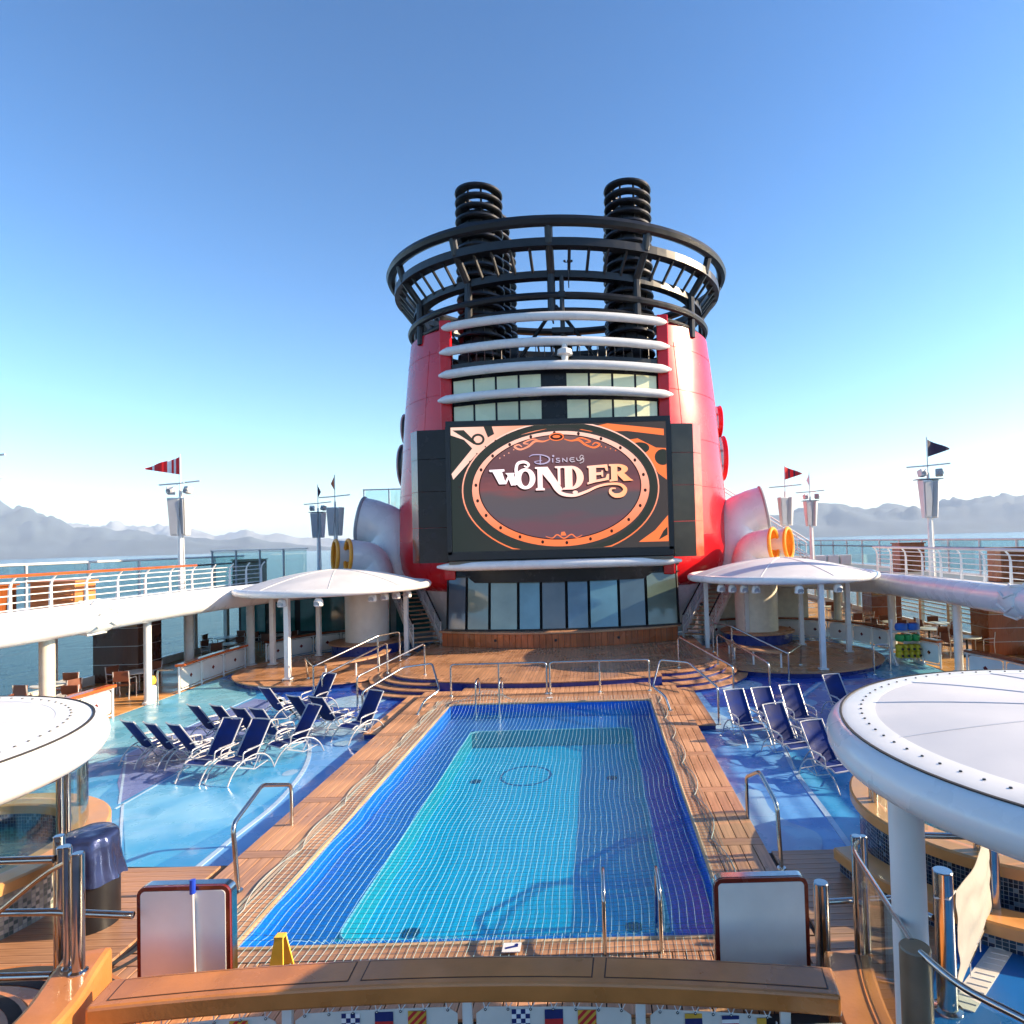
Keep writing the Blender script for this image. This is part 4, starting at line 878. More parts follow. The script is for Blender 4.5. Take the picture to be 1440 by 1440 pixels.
for s_ in (-1, 1):
    side = 'left' if s_ < 0 else 'right'
    X = lambda d: XC + s_ * d
    cowl('ventilator_cowl', f'large white horn shaped ventilator against the {side} flank of the funnel', [(X(8.4), 31.8, 2.9), (X(8.4), 31.8, 4.4), (X(8.6), 31.8, 5.5), (X(9.3), 31.7, 6.0), (X(9.95), 31.6, 6.15)], [1.35, 1.3, 1.2, 1.12, 1.15], GREYP, GREYP, 'big horn ventilators beside the funnel')
    for k, (dx, dy) in enumerate(((0, 0), (.95, .9))):
        cowl('ventilator_cowl', f'white cowl ventilator with orange mouth, {"nearer" if k == 0 else "farther"} one on the {side} side of the funnel', [(X(8.75 + dx), 30.0 + dy, 3.0), (X(8.75 + dx), 30.0 + dy, 3.6), (X(8.9 + dx), 29.85 + dy, 4.2), (X(9.22 + dx), 29.56 + dy, 4.42), (X(9.72 + dx), 29.24 + dy, 4.46)], [.85, .82, .76, .7, .74], ORANGE, ORANGE, 'orange mouthed cowls')
    cyl = thing('vent_trunk', f'thick white cylinder standing behind the {side} canopy', 'column', (X(8.7), 28.7, .2))
    b = MB(); b.lathe([(.98, .2), (.98, .28), (.93, .3), (.93, 3.3), (1.02, 3.32), (1.02, 3.42)], (X(8.7), 28.7), 40, cap=True); b.obj('trunk', OFFWHITE if s_ < 0 else CREAM, cyl, smooth=True, auto=30)
    b = MB(); b.lathe([(1.5, .2), (1.5, .62)], (X(8.7), 28.7), 40); b.obj('plinth', BLUERISER, cyl)
    b = MB(); b.lathe([(.9, .621), (1.62, .621), (1.62, .68), (.9, .68)], (X(8.7), 28.7), 40); b.obj('bench_ring', TEAK, cyl)
    # stair up to the deck above
    st = thing('staircase', f'white railed staircase climbing beside the funnel on the {side}', 'stairs', (X(6.0), 28.0, .46))
    A = Vector((X(5.9), 28.2, .46)); B = Vector((X(8.1), 31.6, 3.05)); d = (B - A); hd = Vector((d.x, d.y, 0)).normalized(); sd_ = Vector((-hd.y, hd.x, 0)); nst = 15
    for i in range(nst):
        p = A + d * ((i + .7) / nst); b = MB(); b.box((p.x, p.y, p.z + .02), (.3, 1.15, .045), rz=math.atan2(hd.y, hd.x)); b.obj('tread', TEAK, st)
    for q in (-.62, .62):
        b = MB(); v = [A + sd_ * q + Vector((0, 0, z)) for z in (-.05, .25)] + [B + sd_ * q + Vector((0, 0, z)) for z in (.25, -.05)]; n_ = sd_ * .025
        b.add([p - n_ for p in v] + [p + n_ for p in v], [(0, 1, 2, 3), (7, 6, 5, 4), (0, 4, 5, 1), (1, 5, 6, 2), (2, 6, 7, 3), (3, 7, 4, 0)])
        b.obj('stringer', WHITE, st)
        b = MB()
        for h in (.35, .5, .65, .8): b.tube([A + sd_ * q + Vector((0, 0, h)), B + sd_ * q + Vector((0, 0, h))], .018, 5)
        for k in range(6): p = A + d * (k / 5) + sd_ * q; b.tube([p, p + Vector((0, 0, .98))], .028, 6)
        b.obj('railing', WHITE, st)
        b = MB(); b.tube([A + sd_ * q + Vector((0, 0, .98)), B + sd_ * q + Vector((0, 0, 1.0))], .035, 8); b.obj('handrail', DARK, st)
# upper aft platform with glass rail (left) and flight of steps (right)
pl = thing('lookout_platform', 'white lookout platform with glass balustrade behind the funnel on the left', 'platform', (-11.5, 38, 3))
b = MB(); b.box((-11.2, 40, 4.8), (3.8, 4, 3.8)); b.obj('deckhouse', OFFWHITE, pl)
b = MB(); b.box((-11.2, 39.5, 6.85), (4.4, 5, .2)); b.obj('platform_floor', WHITE, pl)
for k in range(3): b = MB(); b.box((-12.6 + 1.45 * k, 37.05, 7.55), (1.35, .02, 1.1)); b.obj('pane', PANEG, pl)
b = MB(); b.tube([(-13.4, 37, 8.15), (-9, 37, 8.15)], .04, 6)
for k in range(4): b.tube([(-13.35 + 1.45 * k, 37, 6.9), (-13.35 + 1.45 * k, 37, 8.15)], .04, 6)
b.obj('rail', WHITE, pl)
dm = thing('glass_dome', 'pale blue quarter dome skylight behind the left ventilators', 'skylight', (-12.2, 36, 3.05))
b = MB(); b.lathe([(1.25 * cos(a), 4.3 + 1.25 * sin(a)) for a in [pi / 2 * i / 8 for i in range(9)]], (-12.3, 35.6), 24); b.lathe([(1.25, 3.05), (1.25, 4.3)], (-12.3, 35.6), 24); b.obj('dome_glass', mat('blue_dome', (.25, .42, .58), .08, spec=.9), dm, smooth=True)
b = MB()
for k in range(6):
    a = pi + pi * k / 5; b.tube([(-12.3 + 1.27 * cos(e) * cos(a), 35.6 + 1.27 * cos(e) * sin(a), 4.3 + 1.27 * sin(e)) for e in [pi / 2 * i / 8 for i in range(9)]], .03, 5)
b.tube([(-12.3 + 1.27 * cos(a), 35.6 + 1.27 * sin(a), 4.3) for a in [2 * pi * i / 24 for i in range(24)]], .035, 5, closed=True); b.obj('dome_rib', WHITE, dm)
fl = thing('flight_of_steps', 'long open white stair sloping down to the right behind the funnel', 'stairs', (9, 40, 3))
A = Vector((7.0, 39, 7.4)); B = Vector((13.0, 39, 3.4)); d = B - A
for y in (38.6, 39.6):
    b = MB()
    for h in (0, .15, .75, 1.0): b.tube([A + Vector((0, y - 39, h)), B + Vector((0, y - 39, h))], .04 if h in (0, 1.0) else .02, 5)
    for k in range(8): p = A + d * (k / 7) + Vector((0, y - 39, 0)); b.tube([p, p + Vector((0, 0, 1.0))], .03, 5)
    b.obj('railing', WHITE, fl)
for k in range(18): p = A + d * ((k + .5) / 18); b = MB(); b.box((p.x, 39.1, p.z), (.3, 1, .05)); b.obj('tread', GREYP, fl)
b = MB(); b.box((6.0, 39.3, 7.3), (2.6, 2, .15)); b.obj('landing', WHITE, fl)
b = MB()
for h in (.3, .55, .8, 1.05): b.tube([(4.8, 38.4, 7.3 + h), (7.1, 38.4, 7.3 + h)], .025, 5)
for k in range(6): b.tube([(4.8 + .46 * k, 38.4, 7.3), (4.8 + .46 * k, 38.4, 8.4)], .025, 5)
for x in (5.0, 6.9): b.tube([(x, 39, 3), (x, 39, 7.3)], .08, 6)
b.obj('landing_rail', WHITE, fl)
# ================================================================== UPPER SIDE DECKS, TUBES, RAILS
edgeL = [(-14.35, -3), (-14.35, 6), (-14.35, 12), (-14.35, 18), (-14.3, 22), (-13.8, 25.5), (-12.9, 28), (-11.2, 30.2), (-9.5, 31.2)]
edgeR = [(11.95, -3), (11.95, 6), (11.95, 12), (11.95, 18), (11.95, 22), (11.5, 25.5), (10.4, 28), (8.6, 30.2), (6.4, 31.2)]
UDW = mat('upper_deck_grey', (.30, .27, .25), .5, var=.12, scale=1)
for nm, edge, zt, xo, s_ in (('left', edgeL, 3.05, -19.0, -1), ('right', edgeR, 2.95, 16.6, 1)):
    E2 = [(v.x, v.y) for v in bez([(x, y, 0) for x, y in edge], 6)]
    b = MB(); b.prism(E2 + [(E2[-1][0], 62), (xo, 62), (xo, -3)], zt - .2, zt); struct(b.obj('upper_deck', UDW))
    b = MB(); b.band(E2, .16, zt - .42, zt + .01, off=-s_ * .1 if False else 0); struct(b.obj('deck_edge', OFFWHITE))
    # fat white tube in sections with collars
    T_ = [Vector((x - s_ * .28, y, zt + (.02 if s_ < 0 else -.12))) for x, y in E2]
    tb = thing('edge_tube', f'fat white tube running along the inner edge of the {nm} upper deck', 'pipe', T_[20])
    b = MB(); b.tube(T_, .42, 20); b.obj('tube', WHITE, tb, smooth=True)
    for yj in ((17.9, 9.5) if s_ < 0 else (17.7, 10)):
        xj = (-14.07 if s_ < 0 else 11.67); zc = T_[0].z
        b = MB(); b.tube([(xj, yj - .35, zc), (xj, yj - .28, zc), (xj, yj + .28, zc), (xj, yj + .35, zc)], [.43, .47, .47, .43], 20); cl = b.obj('collar', OFFWHITE, tb, smooth=True)
        for a in range(8):
            a = 2 * pi * a / 8 + .2; b = MB(); b.tube([(xj + .47 * cos(a), yj - .34, zc + .47 * sin(a)), (xj + .5 * cos(a + .35), yj, zc + .5 * sin(a + .35)), (xj + .47 * cos(a), yj + .34, zc + .47 * sin(a))], .035, 6); b.obj('bracket', OFFWHITE, cl)
# inner railings: one railing thing per side, posts bent inwards
def railing(nm, x, zt, ys, cap, lab, s_):
    t_ = thing('deck_railing', lab, 'railing', (x, ys[0], zt))
    for i in range(len(ys) - 1):
        b = MB()
        for h in (.24, .42, .6, .78, .96, 1.12): b.tube([(x + s_ * (0 if h < .9 else -.05 * (h > 1)), ys[i], zt + h), (x + s_ * (0 if h < .9 else -.05 * (h > 1)), ys[i + 1], zt + h)], .016, 5)
        b.obj('bars', WHITE, t_)
    for y in ys:
        b = MB(); b.tube([(x, y, zt), (x, y, zt + .95), (x - s_ * .04, y, zt + 1.12), (x - s_ * .16, y, zt + 1.26)], [.06, .04, .03, .028], 6); b.obj('post', WHITE, t_)
    b = MB(); b.tube([(x - s_ * .17, ys[0], zt + 1.28), (x - s_ * .17, ys[cap], zt + 1.28)], .045, 8); b.obj('handrail', VARNX if s_ < 0 else OFFWHITE, t_)
railing('left', -14.65, 3.05, [10.0 + 1.2 * k for k in range(16)], 11, 'white multi bar railing with reddish wooden handrail on the left upper deck', -1)
railing('right', 12.25, 2.95, [10.0 + 1.28 * k for k in range(15)], 14, 'white multi bar railing with pale handrail on the right upper deck', 1)
def glassrail(x, zt, y0, y1, lab, h=1.5, x2=None):
    t_ = thing('glass_balustrade', lab, 'balustrade', (x, y0, zt)); n = int((y1 - y0) / 2.4)
    for k in range(n):
        ya = y0 + (y1 - y0) * k / n; yb = y0 + (y1 - y0) * (k + 1) / n
        b = MB(); b.box((x, (ya + yb) / 2, zt + h / 2 + .05), (.02, yb - ya - .12, h - .15)); b.obj('pane', PANEG, t_)
        b = MB(); b.box((x, ya, zt + h / 2), (.07, .07, h)); b.obj('post', OFFWHITE, t_)
    b = MB(); b.tube([(x, y0, zt + h), (x, y1, zt + h)], .045, 6); b.obj('top_rail', OFFWHITE, t_)
    b = MB(); b.tube([(x + (.3 if x < 0 else -.3), y0, zt + 1.15), (x + (.3 if x < 0 else -.3), y1, zt + 1.15)], .04, 6); b.obj('lower_handrail', DKWOOD, t_)
glassrail(-18.7, 3.05, 8, 34, 'green tinted glass balustrade along the outer edge of the left upper deck')
glassrail(16.3, 2.95, 8, 56, 'green tinted glass balustrade along the outer edge of the right upper deck')
# tall wind screen across the upper deck, left aft
ws = thing('wind_screen', 'dark framed glass wind screen standing on the left upper deck beyond the railing', 'screen', (-14.8, 30, 3.05))
for k in range(4):
    b = MB(); b.box((-18.0 + 1.15 * k, 31.0, 3.95), (1.08, .03, 1.7)); b.obj('pane', PANEG, ws); b = MB(); b.box((-18.57 + 1.15 * k, 31.0, 3.95), (.06, .08, 1.8)); b.obj('post', GREYP, ws)
b = MB(); b.box((-16.3, 31.0, 4.84), (4.7, .08, .06)); b.obj('top_rail', OFFWHITE, ws)
# under-deck side walls with windows onto the sea
for nm, x, s_ in (('left', -18.85, -1), ('right', 16.45, 1)):
    t_ = thing('side_window_wall', f'white framed window wall onto the sea along the {nm} dining deck', 'wall', (x, 20, 0))
    b = MB(); b.box((x, 26, .16), (.15, 56, .32)); b.obj('sill_wall', OFFWHITE, t_); b = MB(); b.box((x, 26, 2.62), (.15, 56, .22)); b.obj('head_wall', OFFWHITE, t_)
    for k in range(19):
        y = 4 + 2.6 * k; b = MB(); b.box((x, y, 1.415), (.18, .22, 2.19)); b.obj('mullion', OFFWHITE if s_ < 0 else CREAM, t_)
        b = MB(); b.box((x, y + 1.3, 1.415), (.02, 2.36, 2.17)); b.obj('pane', PANE, t_)
        if s_ > 0 and 8 < k < 12:
            b = MB()
            for h in (.75, .95, 1.15, 1.35): b.tube([(x - .1, y + .15, h), (x - .1, y + 2.45, h)], .03, 5)
            b.obj('guard_bars', WHITE, t_)
# columns that carry the upper decks
for x, y, r_, zt, lab in ((-14.5, 16.9, .17, 2.8, 'thick cream column behind the near left canopy'), (-14.45, 20.6, .11, 2.8, 'thin white column at the end of the left orange capped barrier'), (-14.6, 27.0, .16, 2.8, 'white column with a thicker foot between left dining deck and canopy'), (-16.3, 25.6, .18, 2.8, 'grey column standing among the left dining tables'),
                        (12.1, 26.4, .16, 2.7, 'white column just right of the far right canopy'), (12.25, 21.9, .14, 2.7, 'white column between the towel rack and the big cabinet'), (12.1, 16.5, .14, 2.7, 'column hidden partly by the near right canopy'), (11.4, 30.5, .17, 2.7, 'cream column far under the right upper deck')):
    b = MB(); b.lathe([(r_, .01), (r_, zt)], (x, y), 20); b.lathe([(r_ * 1.5, .01), (r_ * 1.5, .06), (r_, .1)], (x, y), 20); o = b.obj('column', CREAM if 'cream' in lab else WHITE, smooth=True, auto=30); tag(o, lab, 'column', 'columns under the side decks')
# aft walls under the deck
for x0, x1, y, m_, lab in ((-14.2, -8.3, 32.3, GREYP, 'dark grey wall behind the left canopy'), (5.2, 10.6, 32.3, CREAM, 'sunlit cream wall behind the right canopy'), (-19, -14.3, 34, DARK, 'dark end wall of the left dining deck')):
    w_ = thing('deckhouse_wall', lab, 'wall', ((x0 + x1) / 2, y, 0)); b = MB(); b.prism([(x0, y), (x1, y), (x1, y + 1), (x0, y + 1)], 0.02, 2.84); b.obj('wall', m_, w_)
    if m_ is not CREAM:
        for k in range(3):
            xx = x0 + (x1 - x0) * (k + .5) / 3; b = MB(); b.box((xx, y - .03, 1.5), ((x1 - x0) / 3 - .3, .05, 2.0)); b.obj('window', mat('teal_window', (.01, .12, .13), .06, spec=.9), w_)
    else:
        b = MB(); b.tube([(7.9 + .4, y - .02, 1.55), (8.3, y - .12, 1.55)], .42, 24); b.obj('round_hatch', OFFWHITE, w_); b = MB(); b.tube([(8.3, y - .13, 1.55), (8.3, y - .16, 1.55)], .25, 20); b.obj('hatch_center', GREYP, w_)
# louvred lockers on the upper decks
def locker(x, y, z, w, d, h, m_, lab, name='locker', slots=False, cat='cabinet'):
    t_ = thing(name, lab, cat, (x, y, z)); b = MB(); b.box((x, y, z + h / 2), (w, d, h)); b.obj('carcass', m_, t_, bevel=.02)
    n = max(2, int(h / .16))
    if slots:
        for k in range(1, 4): b = MB(); b.box((x, y, z + h * k / 4), (w + .03, d + .03, .02)); b.obj('metal_strip', ALU, t_)
        for k in range(4): b = MB(); b.box((x - w / 2 + w * (k + .5) / 4, y - d / 2 - .012, z + h * .87), (w / 9, .03, h * .14)); b.obj('slot', BLACK, t_)
        b = MB(); b.box((x, y - d / 2 - .008, z + h * .87), (w * .96, .02, h * .2)); b.obj('slot_band', mat('pale_wood', (.45, .30, .15), .4), t_)
    else:
        for k in range(n): b = MB(); b.box((x, y - d / 2 - .02, z + .1 + (h - .14) * k / n), (w * .9, .05, .03), rx=.5); b.obj('slat', m_, t_)
    b = MB(); b.box((x, y, z + h + .025), (w + .1, d + .1, .05)); b.obj('top', m_, t_)
    return t_
LV = mat('orange_louvre_wood', (.60, .20, .06), .5, var=.15, scale=2)
locker(-16.3, 19.6, 3.05, 1.35, .8, .95, LV, 'orange wooden louvred locker on the left upper deck')
locker(-18.0, 19.0, 3.05, .9, .8, .9, CABW, 'brown locker farther out on the left upper deck')
locker(-17.2, 31.8, 3.05, 1.3, .8, 1.3, DKWOOD, 'dark brown locker by the left glass balustrade')
locker(15.1, 31, 2.95, 1.2, .8, 1.35, CABW, 'brown slatted locker on the right upper deck, farther of two')
locker(15.2, 23.3, 2.95, 1.5, .8, 1.2, CABW, 'brown slatted locker on the right upper deck, nearer of two')
locker(15.7, 25.2, .02, 1.5, 1.2, 2.1, CABW, 'big glossy wooden cabinet with slots under the right upper deck', 'cabinet', True)
locker(14.6, 33.0, .02, 1.5, 1.2, 2.2, CABW, 'smaller looking wooden cabinet with slots far under the right upper deck', 'cabinet', True)
locker(-18.0, 24.6, .02, 1.7, 1.3, 2.7, DKWOOD, 'tall dark mahogany cabinet with metal strips in the left dining area', 'cabinet', True)
for k in range(6):
    b = MB(); b.box((11.6 + .78 * k, 40, 3.25), (.66, .6, .62)); o = b.obj('storage_bin', OFFWHITE, bevel=.04); tag(o, 'white storage bin on the far upper deck, ' + ('leftmost of the row', 'second in the row from the left', 'third in the row from the left', 'fourth in the row, left of centre mast', 'last but one of the row', 'rightmost of the row')[k], 'bin', 'white storage bins on the far right deck')
wl = thing('long_white_locker', 'long white locker lying along the left upper deck behind the rail', 'locker', (-17, 14.5, 3.05))
b = MB(); b.box((-17.3, 14.5, 3.45), (.8, 5, .6)); b.obj('body', WHITE, wl, bevel=.05); b = MB(); b.box((-17.3, 14.5, 3.78), (.86, 5.1, .06)); b.obj('lid', OFFWHITE, wl)

# ---- low barriers with caps and oval panels
def barrier(path, lab, cap, z0=.01, h=.95, pw=1.25, motif=MAROON):
    t_ = thing('low_barrier', lab, 'barrier', (*path[0], z0)); P_ = bez([(x, y, 0) for x, y in path], 10)
    L_ = [0]
    for i in range(1, len(P_)): L_.append(L_[-1] + (P_[i] - P_[i - 1]).length)
    def at(s):
        for i in range(len(P_) - 1):
            if L_[i + 1] >= s: t = (s - L_[i]) / max(1e-6, L_[i + 1] - L_[i]); return P_[i] * (1 - t) + P_[i + 1] * t
        return P_[-1]
    n = max(1, round(L_[-1] / pw))
    for k in range(n + 1):
        p = at(L_[-1] * k / n); b = MB(); b.tube([(p.x, p.y, z0), (p.x, p.y, z0 + h - .04)], .035, 8); b.obj('post', WHITE, t_)
    for k in range(n):
        p, q = at(L_[-1] * (k + .06) / n), at(L_[-1] * (k + .94) / n); d = (q - p); L2 = d.length; u = d.normalized(); w = Vector((-u.y, u.x, 0)) * .015
        def pl_(hw, z1, z2, off, m_, nm, par, rr=.1):
            pts = []
            for cx_, cz_, a0 in ((L2 / 2 + hw - rr, z1 + rr, -pi / 2), (L2 / 2 + hw - rr, z2 - rr, 0), (L2 / 2 - hw + rr, z2 - rr, pi / 2), (L2 / 2 - hw + rr, z1 + rr, pi)):
                for i in range(4): a = a0 + pi / 2 * i / 3; pts.append((cx_ + rr * cos(a), cz_ + rr * sin(a)))
            b = MB(); m2 = len(pts); F = [p + u * s + Vector((0, 0, z)) for s, z in pts]
            b.add([v - w * off for v in F] + [v + w * off for v in F], [tuple(range(m2)), tuple(range(2 * m2 - 1, m2 - 1, -1))] + [(i, m2 + i, m2 + (i + 1) % m2, (i + 1) % m2) for i in range(m2)])
            return b.obj(nm, m_, par)
        f_ = pl_(L2 / 2, z0 + .16, z0 + h - .13, 1, OFFWHITE, 'panel', t_)
        for side in (-1, 1):
            c = (p + q) / 2 + w * side * 1.25; b = MB(); zc = z0 + h / 2 + .02
            b.add([c + u * .09 + Vector((0, 0, zc)), c + Vector((0, 0, zc + .08)), c - u * .09 + Vector((0, 0, zc)), c + Vector((0, 0, zc - .08))] + [c + w * .2 * side + u * .09 + Vector((0, 0, zc)), c + w * .2 * side + Vector((0, 0, zc + .08)), c + w * .2 * side - u * .09 + Vector((0, 0, zc)), c + w * .2 * side + Vector((0, 0, zc - .08))], [(0, 1, 2, 3), (7, 6, 5, 4), (0, 4, 5, 1), (1, 5, 6, 2), (2, 6, 7, 3), (3, 7, 4, 0)])
            b.obj('diamond', motif, f_)
    b = MB(); b.tube([p + Vector((0, 0, z0 + .1)) for p in P_], .025, 6); b.tube([p + Vector((0, 0, z0 + h - .1)) for p in P_], .02, 6); b.obj('frame_rail', WHITE, t_)
    b = MB(); b.band([(p.x, p.y) for p in P_], .3, z0 + h - .05, z0 + h + .04); b.obj('cap', cap, t_, bevel=.03)
ORW = teak('orange_cap_wood', (.62, .13, .03), 'Y', rough=.25, coat=.5); BRW = teak('brown_cap_wood', (.22, .06, .025), 'X', rough=.3, coat=.4)
barrier([(-14.3, 12.5), (-14.3, 15.5), (-14.3, 18.9)], 'low white barrier with bright orange wooden cap by the left dining tables', ORW)
barrier([(-14.3, 21.9), (-14.45, 24), (-14.4, 26.2)], 'low white barrier with orange cap farther aft at the left dining deck', ORW)
barrier([(-13.9, 26.9), (-13.3, 28.6), (-12.2, 29.8), (-10.8, 30.3)], 'curved white barrier with brown cap behind the left platform', BRW, .01)
barrier([(5.0, 30.2), (7.2, 30.6), (9.4, 30.0), (11.2, 28.2), (11.75, 26.0)], 'curved barrier with dark brown cap behind the right platform', BRW)
barrier([(11.7, 24.6), (11.75, 23.5), (12.0, 22.6)], 'short barrier with rounded wooden end beside the towel rack', VARNX)
barrier([(11.9, 20.8), (12.3, 19.4), (12.5, 17), (12.5, 14)], 'brown capped barrier running under the near right canopy', BRW)

# ---- dining furniture
def chair_proto(x, y, rz, lab, grp):
    t_ = thing('dining_chair', lab, 'chair', (0, 0, 0), grp)
    b = MB(); b.box((0, 0, .45), (.46, .44, .04)); b.obj('seat', CHAIRW, t_, bevel=.01)
    b = MB(); b.box((0, -.23, .75), (.46, .035, .34), rx=-.12); b.obj('backrest', CHAIRW, t_, bevel=.01)
    for sx_ in (-1, 1):
        b = MB(); b.tube(fillet([(sx_ * .23, -.24, 0), (sx_ * .23, -.2, .45), (sx_ * .23, -.26, .92)], .1), .018, 6); b.obj('leg', ALU, t_)
        b = MB(); b.tube(fillet([(sx_ * .25, .22, 0), (sx_ * .25, .22, .66), (sx_ * .25, -.22, .68)], .08), .018, 6); b.obj('leg', ALU, t_)
    t_.location = (x, y, .012); t_.rotation_euler = (0, 0, rz); return t_
CP = None; TP = None
def table(x, y, lab, grp, z=.012):
    global TP
    if TP is None:
        t_ = thing('dining_table', lab, 'table', (0, 0, 0), grp); b = MB(); b.lathe([(0, .70), (.5, .70), (.52, .72), (.5, .74), (0, .745)], (0, 0), 32); b.obj('tabletop', OFFWHITE, t_, smooth=True, auto=30)
        b = MB(); b.tube([(0, 0, .04), (0, 0, .7)], .04, 8); b.obj('pedestal', BLACK, t_); b = MB(); b.lathe([(0, .05), (.26, .03), (.28, 0), (0, 0)], (0, 0), 20); b.obj('foot', BLACK, t_); TP = t_; t_.location = (x, y, z)
    else: dup(TP, (x, y, z), 0, lab, grp)
def chair(x, y, rz, lab, grp):
    global CP
    if CP is None: CP = chair_proto(x, y, rz, lab, grp)
    else: dup(CP, (x, y, .012), rz, lab, grp)
tabs = [(-16.0, 15.9, 'the front left table by the orange barrier', -1), (-15.7, 18.3, 'the second table along the orange barrier', -1), (-17.6, 17.2, 'the left table by the sea windows', -1), (-17.4, 20.4, 'the table beside the thin left column', -1), (-16.0, 22.2, 'the table before the mahogany cabinet', -1),
        (-16.4, 28.2, 'the table beyond the mahogany cabinet', -1), (-17.6, 30.4, 'the farthest table on the left', -1), (-15.4, 30.8, 'the table next to the grey wall', -1),
        (14.0, 27.2, 'the table between white column and big cabinet', 1), (15.3, 28.8, 'the table by the right hand windows', 1), (13.6, 29.6, 'the sunlit table behind the towel rack', 1), (14.2, 24.8, 'the table left of the big cabinet', 1), (12.9, 32.5, 'the table beside the far cabinet', 1), (13.4, 36.5, 'the farthest table on the right', 1)]
for i, (x, y, d, s_) in enumerate(tabs):
    g = 'left dining tables' if s_ < 0 else 'right dining tables'; gc = 'dining chairs under the left deck' if s_ < 0 else 'dining chairs under the right deck'
    table(x, y, 'small round pale dining table, ' + d, g)
    for k, (ang, w_) in enumerate(((0, 'right'), (pi, 'left'), (pi / 2, 'far'), (-pi / 2, 'near'))):
        if (i + k) % 5 == 4: continue
        a = ang + random.uniform(-.25, .25); cx_, cy_ = x + .72 * cos(a), y + .72 * sin(a)
        chair(cx_, cy_, a + pi / 2, f'brown dining chair, {w_} side of {d}', gc)

# ================================================================== MASTS WITH SPEAKERS AND FLAGS
def mast(x, y, zb, lab, flag, fdir, cap=True, sc=1, lamps=True):
    t_ = thing('speaker_mast', lab, 'mast', (x, y, zb), 'flag masts with loudspeakers')
    b = MB(); b.lathe([(.2, zb), (.2, zb + .04), (.11, zb + .06), (.085, zb + 2.2), (.05, zb + 4.1)], (x, y), 14); b.obj('pole', WHITE, t_, smooth=True, auto=40)
    b = MB(); b.tube([(x + .16, y, zb), (x + .1, y, zb + 2.4)], .02, 5); b.obj('conduit', OFFWHITE, t_)
    for dx, dy, rz in ((-.17, -.08, .25), (.19, .03, -.55)):
        b = MB(); b.box((x + dx, y + dy, zb + 3.1), (.42, .34, 1.42), rz=rz, taper=.58); sp_ = b.obj('loudspeaker', OFFWHITE, t_, bevel=.03)
        b = MB(); fx = x + dx + sin(rz) * .175; fy = y + dy - cos(rz) * .175; b.box((fx, fy, zb + 3.1), (.36, .02, 1.3), rz=rz, taper=.6, rx=.05); b.obj('grille', TRANSP, sp_)
    if cap: b = MB(); b.box((x, y, zb + 3.85), (.9, .5, .035)); b.obj('cap_plate', GREYP, t_)
    b = MB(); b.tube([(x - .8, y, zb + 4.32), (x, y, zb + 4.36)], .03, 6); b.tube([(x + .0, y - .05, zb + 4.36), (x + .8, y - .1, zb + 4.42)], .03, 6); b.tube([(x - .3, y + .25, zb + 4.36), (x + .3, y - .25, zb + 4.36)], .022, 6); b.obj('cross_arm', ALU, t_)
    if lamps:
        for dx, r_ in ((-.28, .3), (.36, -.5)):
            b = MB(); b.box((x + dx, y - .12, zb + 4.08), (.26, .24, .26), rz=r_, rx=-.3); f_ = b.obj('floodlight', OFFWHITE if dx < 0 else GREYP, t_, bevel=.03); b = MB(); b.tube([(x + dx, y - .24, zb + 4.06), (x + dx, y - .28, zb + 4.05)], .09, 12); b.obj('lens', GREYP, f_)
    b = MB(); b.tube([(x, y, zb + 4.0), (x, y, zb + 5.45)], .022, 6); b.obj('flag_staff', ALU, t_)
    zt = zb + 5.35
    def fpoly(x0, x1, h0, h1, dz=0):
        n = 6; v = []
        for i in range(n + 1):
            t = x0 + (x1 - x0) * i / n; h = h0 + (h1 - h0) * i / n; yy = .06 * sin(t * 7); zc = zt - .33 - .06 * t
            for q in (-h, h):
                for e in (0, .008): v.append((x + fdir * (.02 + t), y - .02 + yy + e, zc + q))
        f = []
        for i in range(n):
            A = i * 4; B = A + 4; f += [(A, B, B + 2, A + 2), (A + 1, A + 3, B + 3, B + 1), (A, A + 1, B + 1, B), (A + 2, B + 2, B + 3, A + 3)]
        f += [(0, 2, 3, 1), (n * 4, n * 4 + 1, n * 4 + 3, n * 4 + 2)]
        return v, f
    for a, c, m_ in flag:
        L_ = flag[-1][1]; H = .33; h0 = H * (1 - a / L_ * .93); h1 = H * (1 - c / L_ * .93); b = MB(); v, f = fpoly(a, c, h0, h1); b.add(v, f); b.obj('pennant' if a == 0 else 'pennant_stripe', m_, t_)
FR = mat('flag_red', (.75, .01, .015), .7); FW = mat('flag_white', (.8, .78, .78), .7); FP = mat('flag_plum', (.05, .03, .06), .8); FO = mat('flag_orange', (.5, .10, .03), .7); FDR = mat('flag_dark_red', (.30, .02, .03), .7)
mast(-15.55, 24, 3.05, 'white mast with twin speakers and red pennant with white stripes', [(0, .16, FR), (.16, .24, FW), (.24, .32, FR), (.32, .45, FW), (.45, .95, FR), (.95, 1.05, FW), (1.05, 1.3, FR)], -1, cap=False)
mast(12.55, 24, 2.95, 'white mast with twin speakers and a plum coloured pennant on the right deck', [(0, .8, FP)], 1)
mast(-13.0, 32, 3.05, 'farther left mast with a small furled orange flag', [(0, .18, FO)], -1, cap=False, lamps=False)
mast(9.55, 32, 2.95, 'farther right mast with a dark red striped pennant', [(0, .18, FR), (.18, .26, FP), (.26, .42, FR), (.42, .5, FP), (.5, .85, FDR)], 1, cap=False, lamps=False)
mast(-15.8, 36.5, 3.05, 'farthest left mast with dark cap plate and dark furled flag', [(0, .14, FP)], 1)
mast(12.3, 36.5, 2.95, 'farthest right mast with pale furled flag and lamps', [(0, .14, FW)], -1)
mast(-16.02, 16.6, 3.05, 'mast at the left picture edge of which only the arm end shows', [(0, .9, FR)], -1)
